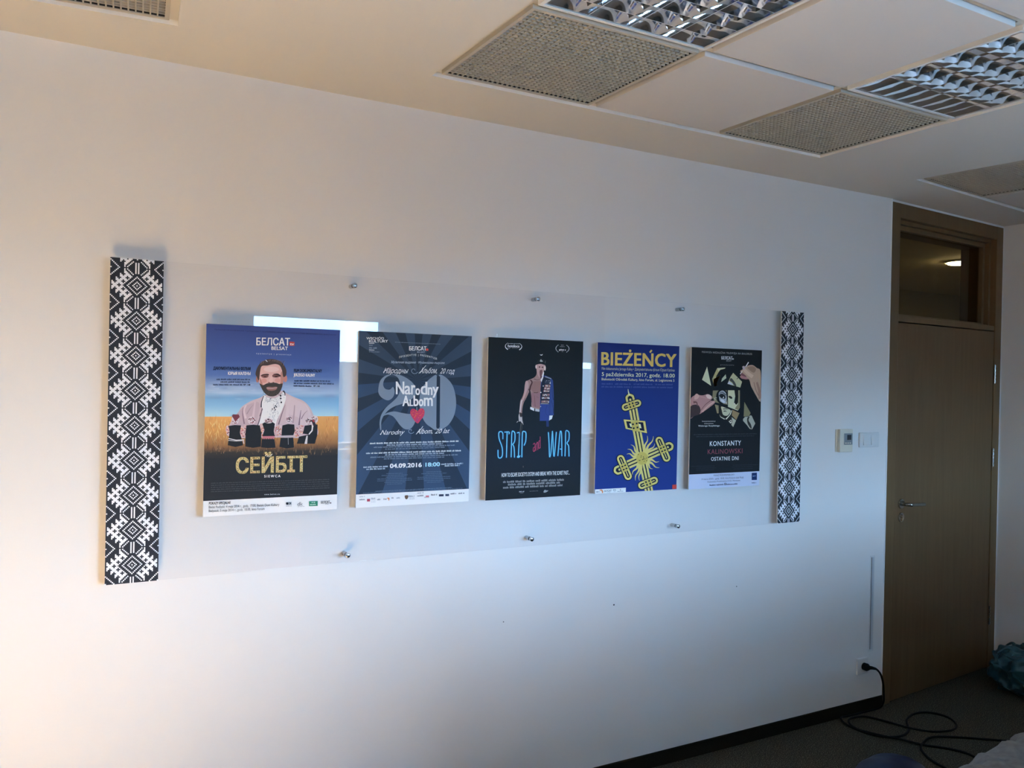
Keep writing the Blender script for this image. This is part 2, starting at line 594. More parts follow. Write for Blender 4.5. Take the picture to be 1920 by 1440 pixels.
def louvre_light(o, a, i, j, label, turn):
    r = tag(empty('louvre_light', cell_loc(o, a, i, j), a + turn), label, 'ceiling light', 'recessed louvre lights')
    w, q, top = 0.287, 0.276, 0.082
    b = bmesh.new()
    for s in (-1, 1):
        box(b, min(s * q, s * w), max(s * q, s * w), -w, w, 0.000, 0.02)
        box(b, -q, q, min(s * q, s * w), max(s * q, s * w), 0.000, 0.02)
    link('frame', b, M_WHITE_METAL, r)
    # mirrored tray behind four tubes
    b = bmesh.new()
    n = 4
    pitch = 2 * q / n
    for k in range(n):
        x0 = -q + k * pitch
        ring = []
        for t in range(13):
            u = t / 12
            z = 0.012 + (top - 0.014) * math.sin(math.pi * u) ** 0.55
            ring.append((x0 + u * pitch, z))
        va = [b.verts.new((x, -q, z)) for x, z in ring]
        vb = [b.verts.new((x, q, z)) for x, z in ring]
        for t in range(12):
            b.faces.new((va[t], va[t + 1], vb[t + 1], vb[t]))
    box(b, -q, q, -q - 0.002, -q, 0.003, top)
    box(b, -q, q, q, q + 0.002, 0.003, top)
    link('reflector', b, M_MIRROR, r, smooth=50)
    for k in range(n):
        b = bmesh.new()
        x = -q + (k + 0.5) * pitch
        cyl(b, (x, -q + 0.01, 0.060), (x, q - 0.01, 0.060), 0.008, seg=16)
        link('tube', b, M_TUBE, r, smooth=40)
    # parabolic louvre: dividers between the tubes, curved blades across them
    b = bmesh.new()
    def blade(p, half_top, half_bot, zb, zt, along, l0, l1):
        prof = []
        for t in range(7):
            u = t / 6
            hw = half_bot + (half_top - half_bot) * u ** 2.2
            prof.append((hw, zb + (zt - zb) * u))
        loop = [(p - h, z) for h, z in prof] + [(p + h, z) for h, z in prof[::-1]]
        if along == 'y':
            A = [b.verts.new((x, l0, z)) for x, z in loop]
            B = [b.verts.new((x, l1, z)) for x, z in loop]
        else:
            A = [b.verts.new((l0, x, z)) for x, z in loop]
            B = [b.verts.new((l1, x, z)) for x, z in loop]
        N = len(loop)
        for t in range(N):
            b.faces.new((A[t], A[(t + 1) % N], B[(t + 1) % N], B[t]))
        b.faces.new(A)
        b.faces.new(B[::-1])
    for k in range(1, n):
        blade(-q + k * pitch, 0.020, 0.0015, 0.002, 0.050, 'y', -q, q)
    blade(-q + 0.004, 0.004, 0.0015, 0.002, 0.050, 'y', -q, q)
    blade(q - 0.004, 0.004, 0.0015, 0.002, 0.050, 'y', -q, q)
    for k in range(9):
        for c in range(n):
            blade(max(-q + 0.004, min(q - 0.004, -q + k * 2 * q / 8)), 0.009, 0.0010, 0.003, 0.046, 'x', -q + c * pitch + 0.002, -q + (c + 1) * pitch - 0.002)
    link('louvre', b, M_MIRROR, r, smooth=40)
    return r

O1 = (GX, GY)
grille(O1, 0, 0, 0, 'largest and nearest square vent grille, left of the plain tile by the poster wall')
louvre_light(O1, 0, 0, 1, 'mirrored louvre light at the top edge, above the nearest vent grille', 0.0)
ceiling_tile(O1, 0, 1, 0, 'plain ceiling tile between the two large vent grilles')
ceiling_tile(O1, 0, 1, 1, 'large plain ceiling tile between the two mirrored louvre lights')
ceiling_tile(O1, 0, 1, 2, 'plain ceiling tile cut by the top right corner of the picture')
grille(O1, 0, 2, 0, 'square vent grille touching the end of the right-hand louvre light')
louvre_light(O1, 0, 2, 1, 'mirrored louvre light at the right edge, above the door', math.radians(90))
ceiling_tile(O1, 0, 0, 2, 'plain ceiling tile out of frame beyond the first louvre light')
ceiling_tile(O1, 0, 2, 2, 'plain ceiling tile out of frame beyond the second louvre light')
for i in range(3):
    ceiling_tile(O1, 0, i, 3, 'plain ceiling tile out of frame above the photographer')
grille(o2, BAY2_A, 0, 0, 'small looking vent grille over the door, nearest to the door')
ceiling_tile(o2, BAY2_A, 1, 0, 'plain ceiling tile in the corner above the door')
ceiling_tile(o2, BAY2_A, 0, 1, 'plain ceiling tile at the right edge behind the vent grille over the door')
ceiling_tile(o2, BAY2_A, 1, 1, 'plain ceiling tile out of frame in the far right bay')
grille(o0, BAY0_A, 1, 0, 'vent grille cut off by the top left edge of the picture')
grille(o0, BAY0_A, 0, 0, 'vent grille out of frame left of the cut off one')
# ------------------------------------------------------------------ corridor behind the transom
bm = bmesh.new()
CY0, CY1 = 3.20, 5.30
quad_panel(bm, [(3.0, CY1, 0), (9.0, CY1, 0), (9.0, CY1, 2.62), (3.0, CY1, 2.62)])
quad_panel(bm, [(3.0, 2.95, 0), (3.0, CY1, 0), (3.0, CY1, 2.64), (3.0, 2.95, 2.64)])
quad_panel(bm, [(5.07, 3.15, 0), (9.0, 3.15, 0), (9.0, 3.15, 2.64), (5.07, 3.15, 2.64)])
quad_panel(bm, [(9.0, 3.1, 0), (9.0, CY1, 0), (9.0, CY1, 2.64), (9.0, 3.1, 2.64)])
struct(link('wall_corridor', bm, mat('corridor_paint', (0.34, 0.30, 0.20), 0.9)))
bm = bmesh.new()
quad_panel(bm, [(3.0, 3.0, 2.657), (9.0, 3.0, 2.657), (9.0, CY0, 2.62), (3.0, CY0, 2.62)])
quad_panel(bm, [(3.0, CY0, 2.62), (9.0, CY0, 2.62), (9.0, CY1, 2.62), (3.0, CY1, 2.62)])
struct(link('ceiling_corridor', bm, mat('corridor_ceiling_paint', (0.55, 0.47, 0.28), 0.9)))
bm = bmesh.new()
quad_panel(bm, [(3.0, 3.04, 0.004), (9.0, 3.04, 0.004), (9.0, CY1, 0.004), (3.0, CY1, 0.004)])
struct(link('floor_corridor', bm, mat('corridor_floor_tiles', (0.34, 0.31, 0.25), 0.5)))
dl = tag(empty('downlight', (5.985, 3.863, 2.62)), 'lit round ceiling downlight seen through the glass over the door', 'ceiling light')
b = bmesh.new()
cyl(b, (0, 0, -0.014), (0, 0, 0), 0.098, 0.10, seg=40)
link('rim', b, M_WHITE_METAL, dl)
b = bmesh.new()
cyl(b, (0, 0, -0.023), (0, 0, -0.012), 0.078, 0.086, seg=40)
link('diffuser', b, mat('lit_diffuser', (1, 1, 1), 0.5, emit=(1.0, 0.96, 0.74, 150.0)), dl)

# ------------------------------------------------------------------ door (in its own wall frame: x along the wall, y into it)
DL = (A2.x, A2.y, 0)
S0, S1, ZT = 0.014, 1.195, 2.640
bm = bmesh.new()
fw = 0.076
dep = 0.20
fy = -0.004
box(bm, S0, S0 + fw, fy, dep, 0, ZT, bev=0.002)
box(bm, S1 - fw, S1, fy, dep, 0, ZT, bev=0.002)
box(bm, S0 + fw, S1 - fw, fy + 0.001, dep, ZT - fw, ZT, bev=0.002)
# transom rail
box(bm, S0 + fw, S1 - fw, 0.002, dep - 0.02, 2.019, 2.048, bev=0.002)
box(bm, S0 + fw, S1 - fw, 0.046, 0.075, 1.985, 2.030)
# stop strips around the fanlight, stepping back
a, b2 = S0 + fw, S1 - fw
for k, (wd, y0) in enumerate(((0.020, 0.030), (0.045, 0.055))):
    box(bm, a, a + wd, y0, dep - 0.01 * k - 0.004, 2.048, ZT - fw)
    box(bm, b2 - wd, b2, y0, dep - 0.01 * k - 0.004, 2.048, ZT - fw)
    box(bm, a + wd, b2 - wd, y0, dep - 0.01 * k - 0.004, ZT - fw - wd, ZT - fw)
    box(bm, a + wd, b2 - wd, y0 + 0.002, dep - 0.01 * k - 0.004, 2.048, 2.048 + wd * 0.4)
door = struct(link('door_1', bm, M_FRAME, loc=DL, rotz=DOOR_ANG))

bm = bmesh.new()
box(bm, a + 0.045, b2 - 0.045, 0.078, 0.084, 2.066, ZT - fw - 0.045)
g = link('transom_pane', bm, clear_mat('transom_glass', ior=1.3, tint=(0.72, 0.65, 0.50)), door)
g['label'] = 'clear glass pane over the door'
bm = bmesh.new()
box(bm, a + 0.005, b2 - 0.005, -0.001, 0.040, 0.008, 2.012, bev=0.002)
leaf = link('door_leaf', bm, M_DOOR, door)
# lever handle on a round rose
hx, hz = 0.154, 1.050
bm = bmesh.new()
cyl(bm, (hx, 0.000, hz), (hx, -0.009, hz), 0.027, 0.025, seg=32)
lev = link('handle', bm, M_STEEL, leaf, smooth=40)
bm = bmesh.new()
pts = smooth_path([(hx, -0.002, hz), (hx, -0.035, hz), (hx + 0.010, -0.050, hz), (hx + 0.030, -0.054, hz - 0.001), (hx + 0.085, -0.054, hz - 0.004), (hx + 0.142, -0.051, hz - 0.007)], 6)
tube(bm, pts, 0.0095, seg=14)
h2 = link('handle', bm, M_STEEL, leaf, smooth=50)
h2['label'] = 'steel door lever'
bm = bmesh.new()
lz = 0.978
cyl(bm, (hx + 0.001, 0.000, lz), (hx + 0.001, -0.008, lz), 0.026, 0.024, seg=32)
link('lock_rose', bm, M_STEEL, leaf, smooth=40)
bm = bmesh.new()
cyl(bm, (hx + 0.001, -0.006, lz + 0.006), (hx + 0.001, -0.016, lz + 0.006), 0.0085, seg=20)
box(bm, hx - 0.003, hx + 0.005, -0.014, -0.006, lz - 0.018, lz)
link('lock_cylinder', bm, M_STEEL, leaf, smooth=40)
for z in (1.76, 1.262, 0.318):
    bm = bmesh.new()
    xh = b2 + 0.002
    for k in range(5):
        z0 = z - 0.055 + k * 0.022
        cyl(bm, (xh, -0.007, z0 + 0.003), (xh, -0.007, z0 + 0.019), 0.0075, seg=14)
    cyl(bm, (xh, -0.007, z - 0.056), (xh, -0.007, z + 0.056), 0.0045, seg=10)
    link('hinge', bm, M_STEEL, door, smooth=40)
# ------------------------------------------------------------------ things on the poster wall
# clear panel on stand-offs
PX0, PX1, PZ0, PZ1 = 0.192, 3.192, 1.019, 2.0165
GF = WALL_Y - 0.0345                    # front face of the glass
M_PANEL = clear_mat('acrylic_panel', ior=1.38, tint=(0.995, 0.996, 1.0))
bm = bmesh.new()
box(bm, PX0 + 0.001, PX1 - 0.001, GF, GF + 0.006, PZ0, PZ1)
tag(link('glass_panel', bm, M_PANEL), 'wide clear panel held off the white wall, carrying five posters', 'display panel')

def standoff(x, z, label):
    r = tag(empty('wall_standoff', (x, WALL_Y, z)), label, 'standoff', 'chrome standoffs of the clear panel')
    b = bmesh.new()
    cyl(b, (0, -0.0284, 0), (0, 0, 0), 0.0080, seg=28)
    link('post', b, M_CHROME, r, smooth=40)
    b = bmesh.new()
    cyl(b, (0, -0.0350, 0), (0, -0.0455, 0), 0.0084, seg=28)
    cyl(b, (0, -0.0455, 0), (0, -0.0470, 0), 0.0084, 0.0066, seg=28)
    link('cap', b, M_CHROME, r, smooth=40)
for px, py, lb in ((663, 536, 'chrome standoff at the top left of the panel, above the first two posters'),
                   (1006, 561, 'chrome standoff at the top of the panel, above the neon-lettered poster'),
                   (1277, 580, 'chrome standoff at the top right of the panel, above the blue poster'),
                   (650, 1040, 'chrome standoff at the bottom left of the panel, below the wheat field poster'),
                   (994, 1010, 'chrome standoff at the bottom of the panel, below the neon-lettered poster'),
                   (1268, 986, 'chrome standoff at the bottom right of the panel, below the blue poster')):
    x, z = on_wall(px, py, WALL_Y - 0.030)
    standoff(x, z, lb)

# room thermostat
t = tag(empty('thermostat', (3.527, WALL_Y, 1.398)), 'beige wall thermostat with small dark screen, left of the light switch', 'thermostat')
b = bmesh.new()
box(b, -0.050, 0.050, -0.008, 0, -0.056, 0.056, bev=0.002)
link('back_plate', b, M_BEIGE, t)
b = bmesh.new()
box(b, -0.044, 0.050, -0.026, -0.0075, -0.057, 0.058, bev=0.004)
link('body', b, M_BEIGE, t)
b = bmesh.new()
box(b, -0.016, 0.044, -0.0285, -0.0255, -0.020, 0.037, bev=0.001)
link('display', b, mat('grey_display', (0.22, 0.25, 0.27), 0.3), t)
b = bmesh.new()
box(b, 0.004, 0.034, -0.0292, -0.028, 0.004, 0.029)
link('screen', b, mat('dark_lcd', (0.012, 0.018, 0.03), 0.2), t)
b = bmesh.new()
for k in range(3):
    box(b, -0.010 + k * 0.016, 0.000 + k * 0.016, -0.0300, -0.028, -0.014, -0.009, bev=0.0008)
link('buttons', b, M_BEIGE, t)

# double light switch
s = tag(empty('light_switch', (3.724, WALL_Y, 1.398)), 'white double rocker light switch beside the door', 'light switch')
b = bmesh.new()
box(b, -0.074, 0.074, -0.011, 0, -0.038, 0.038, bev=0.004)
link('plate', b, M_PLASTIC, s)
for x0 in (-0.050, 0.009):
    b = bmesh.new()
    vs = box(b, x0, x0 + 0.052, -0.0165, -0.006, -0.026, 0.026, bev=0.0015)
    for v in vs:
        if v.is_valid and v.co.y < -0.012:
            v.co.y += 0.0045 * (0.5 + v.co.z / 0.052)
    link('rocker', b, M_PLASTIC, s)

# tall narrow recessed slot
s = tag(empty('wall_slot', (3.781, WALL_Y, 0.551)), 'tall narrow recessed slot in the wall, above the power socket', 'wall slot')
b = bmesh.new()
hw, hh = 0.017, 0.247
for x0, x1, z0, z1 in ((-hw, -hw + 0.006, -hh, hh), (hw - 0.008, hw, -hh, hh), (-hw + 0.006, hw - 0.008, hh - 0.008, hh), (-hw + 0.006, hw - 0.008, -hh, -hh + 0.010)):
    box(b, x0, x1, -0.0022, 0, z0, z1, bev=0.0008)
link('frame', b, M_PLASTIC, s)
b = bmesh.new()
box(b, -hw + 0.006, -hw + 0.0110, -0.0012, 0, -hh + 0.010, hh - 0.008)
link('gap', b, M_DARK, s)
b = bmesh.new()
box(b, -hw + 0.0110, hw - 0.008, -0.0018, 0, -hh + 0.010, hh - 0.008)
link('cover_strip', b, mat('grey_cover', (0.50, 0.54, 0.58), 0.4), s)

# socket with plug, cord on the floor
so = tag(empty('power_socket', (3.711, WALL_Y, 0.239)), 'white power socket with a black plug, left of the door frame', 'socket')
b = bmesh.new()
box(b, -0.041, 0.041, -0.011, 0, -0.041, 0.041, bev=0.003)
link('plate', b, M_PLASTIC, so)
b = bmesh.new()
cyl(b, (0, -0.0112, 0), (0, -0.0085, 0), 0.0215, 0.020, seg=28)
link('insert', b, M_PLASTIC, so, smooth=40)

cord = tag(empty('extension_cord', (3.715, WALL_Y - 0.012, 0.0)), 'black power cord plugged in by the door and looped over the carpet', 'cord')
ox, oy = 3.715, WALL_Y - 0.012
b = bmesh.new()
cyl(b, (0, -0.0004, 0.239), (0, -0.020, 0.239), 0.0185, 0.0195, seg=24)
cyl(b, (0, -0.020, 0.239), (0, -0.030, 0.239), 0.0195, 0.0130, seg=24)
link('plug', b, M_BLACK, cord, smooth=50)
wallpts = [(0.004, -0.022, 0.237), (0.022, -0.028, 0.236), (0.050, -0.034, 0.228), (0.085, -0.034, 0.198), (0.112, -0.030, 0.150), (0.126, -0.026, 0.095), (0.128, -0.024, 0.040)]
fl = [(1641, 1326), (1612, 1336), (1588, 1341), (1577, 1347), (1590, 1361), (1628, 1376), (1665, 1382.5), (1692, 1380), (1704, 1369), (1700, 1351),
      (1716, 1338.5), (1746, 1337), (1778, 1346), (1793, 1360), (1784, 1372.5), (1750, 1375.5), (1708, 1369), (1662, 1353.5), (1624, 1344.5), (1599, 1346.5), (1591, 1354),
      (1606, 1367), (1650, 1382), (1690, 1390), (1728, 1397), (1775, 1404), (1812, 1413), (1838, 1428), (1852, 1446), (1842, 1466), (1810, 1462),
      (1776, 1443), (1746, 1426), (1729, 1409), (1729, 1396), (1748, 1385.5), (1795, 1383), (1850, 1387), (1900, 1391), (1945, 1393)]
pts = list(wallpts)
for i, (x, y) in enumerate(fl):
    z = 0.006 + (0.007 if i in (14, 15, 16, 22, 23, 35) else 0.0)
    fx, fyy = on_floor(x, y, 0.004)
    fyy = min(fyy, WALL_Y - 0.018)
    pts.append((fx - ox, fyy - oy, z))
b = bmesh.new()
tube(b, smooth_path(pts, 6), 0.0052, seg=8)
link('cable', b, M_BLACK, cord, smooth=60)
b = bmesh.new()
tube(b, [Vector(p) for p in smooth_path(wallpts[:3], 5)], lambda t: 0.0115 - 0.0055 * t, seg=14)
link('strain_relief', b, M_BLACK, cord, smooth=60)
# ------------------------------------------------------------------ wrapped furniture and bags
def crumple(bm, amp, seed, freq=9.0, keep_z=None):
    from mathutils import noise
    for v in bm.verts:
        if keep_z is not None and v.co.z <= keep_z:
            continue
        n = noise.noise_vector(v.co * freq + Vector((seed, seed * 1.7, 3)))
        n2 = noise.noise_vector(v.co * freq * 2.7 + Vector((seed, 9, seed)))
        v.co += n * amp + n2 * amp * 0.5

def blob(cx, cy, hx, hy, hz, seed, amp, sub=5, p=2.6, freq=9.0):
    b = bmesh.new()
    bmesh.ops.create_icosphere(b, subdivisions=sub, radius=1.0)
    for v in b.verts:
        x, y, z = v.co
        f = (abs(x) ** p + abs(y) ** p + abs(z) ** p) ** (-1 / p)
        v.co = Vector((x * f * hx, y * f * hy, hz + z * f * hz))
    crumple(b, amp, seed, freq)
    for v in b.verts:
        if v.co.z < 0.002:
            v.co.z = 0.002
    return b

M_TEAL = mat('teal_plastic_film', (0.020, 0.085, 0.110), 0.32, noise=0.45, nscale=9)
bg = tag(empty('plastic_bag', (4.80, 2.66, 0)), 'crumpled teal plastic bag in the corner by the door', 'bag')
link('film', blob(0, 0, 0.168, 0.155, 0.118, 3.1, 0.040, 6, 2.6, 13.0), M_TEAL, bg, smooth=35)
b = bmesh.new()
for k in range(5):
    a = k * 1.25
    p0 = Vector((0.10 * math.cos(a), 0.10 * math.sin(a), 0.205))
    tube(b, smooth_path([p0 * 0.6 + Vector((0, 0, 0.07)), p0 + Vector((0.01, 0, 0.03)), p0 + Vector((0.05 * math.cos(a), 0.05 * math.sin(a), 0.0))], 5), lambda t: 0.012 * (1 - t) + 0.003, seg=7)
link('folds', b, M_TEAL, bg, smooth=60)

M_BLUE = mat('blue_plastic_film', (0.012, 0.016, 0.056), 0.45, noise=0.25, nscale=10)
bx, by = on_floor(1672, 1462, 0.05)
bb = tag(empty('plastic_bag', (bx, by, 0)), 'dark blue plastic bag on the carpet at the bottom edge', 'bag')
link('film', blob(0, 0, 0.175, 0.13, 0.062, 8.3, 0.010, 4, 2.1, 7.0), M_BLUE, bb, smooth=60)

# grey bubble wrap bundle in the lower right corner
M_WRAP = mat('grey_bubble_wrap', (0.235, 0.225, 0.215), 0.45, noise=0.25, nscale=30, bump=0.8)
ZR = 0.345
rx0, ry0 = on_floor(1800, 1446, ZR)
rx1, ry1 = on_floor(1921, 1379, ZR)
ra = math.atan2(ry1 - ry0, rx1 - rx0)
wr = tag(empty('bubble_wrap_roll', (rx0, ry0, 0), ra), 'large grey bubble wrap roll in the bottom right corner', 'roll')
b = bmesh.new()
L_, R_ = 1.25, 0.18
N_, S_ = 60, 48
rings = []
for i in range(N_ + 1):
    ring = []
    for k in range(S_):
        a = 2 * math.pi * k / S_
        rr = R_ * (1 + 0.05 * math.sin(3 * a + i * 0.35) + 0.03 * math.sin(7 * a - i * 0.8)) + random.uniform(-0.004, 0.004)
        ring.append(b.verts.new((i / N_ * L_, -0.43 * R_ + rr * math.sin(a), R_ + rr * math.cos(a))))
    rings.append(ring)
for i in range(N_):
    for k in range(S_):
        b.faces.new((rings[i][k], rings[i][(k + 1) % S_], rings[i + 1][(k + 1) % S_], rings[i + 1][k]))
b.faces.new(rings[0])
b.faces.new(rings[-1][::-1])
link('roll', b, M_WRAP, wr, smooth=60)
b = bmesh.new()
prev = None
for k in range(41):
    a = -1.0 + 1.9 * k / 40
    p0 = Vector((0.012, -0.43 * R_ + R_ * 1.01 * math.sin(a), R_ + R_ * 1.01 * math.cos(a)))
    q = p0 + Vector((-random.uniform(0.004, 0.050) * (1 if k % 2 else 0.3), random.uniform(-0.006, 0.006), random.uniform(-0.004, 0.022)))
    cur = (b.verts.new(p0), b.verts.new(q))
    if prev:
        b.faces.new((prev[0], cur[0], cur[1], prev[1]))
    prev = cur
link('torn_edge', b, mat('pale_torn_film', (0.62, 0.58, 0.52), 0.4), wr)

# furniture behind the photographer: cabinets added to block window light, poufs mirrored by louvres
M_CAB = mat('blocker_grey', (0.06, 0.06, 0.06), 0.6)
def cabinet(x0, x1, label):
    r = tag(empty('blocker_cabinet', (x0, 0.75, 0)), label, 'cabinet', 'added grey cabinets blocking low window light')
    w = x1 - x0
    b = bmesh.new()
    box(b, 0.004, w - 0.004, -0.45, -0.02, 0.05, 1.12, bev=0.003)
    link('body', b, M_CAB, r)
    b = bmesh.new()
    box(b, 0.02, w - 0.02, -0.43, -0.04, 0.0, 0.05)
    link('plinth', b, M_DARK, r)
    for k in range(2):
        b = bmesh.new()
        box(b, 0.008 + k * w / 2, (k + 1) * w / 2 - 0.008, -0.02, 0.0, 0.06, 1.11, bev=0.002)
        d = link('door', b, M_CAB, r)
        b = bmesh.new()
        hx = w / 2 + (0.05 if k else -0.05)
        box(b, hx - 0.006, hx + 0.006, 0.0, 0.022, 0.60, 0.76, bev=0.002)
        link('handle', b, M_STEEL, d)
    return r
cabinet(1.50, 2.37, 'added light-blocking cabinet nearest to the photographer, out of frame on the right')
cabinet(2.38, 3.25, 'second added light-blocking cabinet from the photographer, out of frame on the right')
cabinet(3.26, 4.13, 'third added light-blocking cabinet from the photographer, out of frame on the right')
cabinet(4.14, 5.01, 'last added light-blocking cabinet next to the right wall, out of frame')

M_CARD = mat('warm_bounce_card', (0.78, 0.58, 0.38), 0.8, noise=0.06, nscale=6)  # cardboard added out of view to bounce warm sunlight onto wall and ceiling
def sheet(x, y, rz, w, d, z, label):
    b = bmesh.new()
    box(b, -w / 2, w / 2, -d / 2, d / 2, 0, 0.006, bev=0.001)
    t = link('bounce_sheet', b, M_CARD, loc=(x, y, z), rotz=rz)
    return tag(t, label, 'cardboard', 'added bounce sheets on the floor left of the photographer')
sheet(-0.98, 1.45, 0.02, 1.5, 2.2, 0.001, 'added cardboard sheet bouncing warm sunlight, furthest left on the carpet, out of frame')
sheet(0.44, 1.50, -0.02, 1.15, 2.1, 0.001, 'added cardboard sheet bouncing warm sunlight beside the photographer, out of frame')

M_RED = mat('red_upholstery', (0.55, 0.03, 0.03), 0.8)
def pouf(x, y, label):
    r = tag(empty('pouf', (x, y, 0)), label, 'pouf', 'red poufs by the window')
    b = bmesh.new()
    box(b, -0.25, 0.25, -0.25, 0.25, 0.06, 0.42, bev=0.05)
    link('cushion', b, M_RED, r, smooth=50)
    b = bmesh.new()
    box(b, -0.2, 0.2, -0.2, 0.2, 0.0, 0.07)
    link('base', b, M_BLACK, r)
pouf(1.55, -0.60, 'red pouf under the middle window, out of frame')
pouf(2.25, -0.55, 'red pouf right of the other one under the middle window, out of frame')
# ------------------------------------------------------------------ printed artwork
def print_mat(name, rough=0.6):
    mt = bpy.data.materials.new(name)
    mt.use_nodes = True
    nt = mt.node_tree
    p = nt.nodes['Principled BSDF']
    at = nt.nodes.new('ShaderNodeAttribute')
    at.attribute_name = 'ink'
    nt.links.new(at.outputs['Color'], p.inputs['Base Color'])
    p.inputs['Roughness'].default_value = rough
    p.inputs['Specular IOR Level'].default_value = 0.18
    return mt
M_PRINT = print_mat('matt_printed_paper')
M_BOARD = mat('white_foam_board', (0.80, 0.80, 0.80), 0.7)

_cap = {}
def glyphs(s, bold=0.0, shear=0.0, space=1.0):
    """outline triangles of a line of lettering; filled by winding number so overlapping contours stay solid"""
    key = (s, shear, space)
    if key in _cap:
        return _cap[key]
    cu = bpy.data.curves.new('t', 'FONT')
    cu.body = s
    cu.shear = shear
    cu.space_character = space
    cu.resolution_u = 3
    cu.fill_mode = 'NONE'
    o = bpy.data.objects.new('t', cu)
    C.objects.link(o)
    ev = o.evaluated_get(bpy.context.evaluated_depsgraph_get())
    me = ev.to_mesh()
    P = np.array([(v.co.x, v.co.y) for v in me.vertices])
    nb = {}
    for e in me.edges:
        i, j = e.vertices
        nb.setdefault(i, []).append(j)
        nb.setdefault(j, []).append(i)
    ev.to_mesh_clear()
    bpy.data.objects.remove(o)
    bpy.data.curves.remove(cu)
    seen, E = set(), []
    for i in range(len(P)):
        if i in seen or i not in nb:
            continue
        prev, cur = i, (i + 1 if i + 1 in nb[i] else nb[i][0])
        seen.add(i)
        E.append((i, cur))
        while cur != i and cur not in seen:
            seen.add(cur)
            nx = [k for k in nb[cur] if k != prev]
            if not nx:
                break
            prev, cur = cur, nx[0]
            E.append((prev, cur))
    r = delaunay_2d_cdt([Vector(p) for p in P], E, [], 0, 1e-6)
    V = np.array([(p.x, p.y) for p in r[0]])
    T = np.array([f[:3] for f in r[2]])
    cen = V[T].mean(1)
    A, B = P[[e[0] for e in E]], P[[e[1] for e in E]]
    cy = cen[:, 1][:, None]
    up = (A[:, 1] <= cy) & (B[:, 1] > cy)
    dn = (A[:, 1] > cy) & (B[:, 1] <= cy)
    side = (B[:, 0] - A[:, 0]) * (cy - A[:, 1]) - (cen[:, 0][:, None] - A[:, 0]) * (B[:, 1] - A[:, 1])
    w = (up & (side > 0)).sum(1) - (dn & (side < 0)).sum(1)
    fs = [tuple(int(k) for k in t) for t in T[w != 0]]
    _cap[key] = ([(float(x), float(y)) for x, y in V], fs)
    return _cap[key]
CAP = max(y for x, y in glyphs('H')[0])

def crop(ox, oy, k):
    return lambda p: (ox + p[0] / k, oy + p[1] / k)

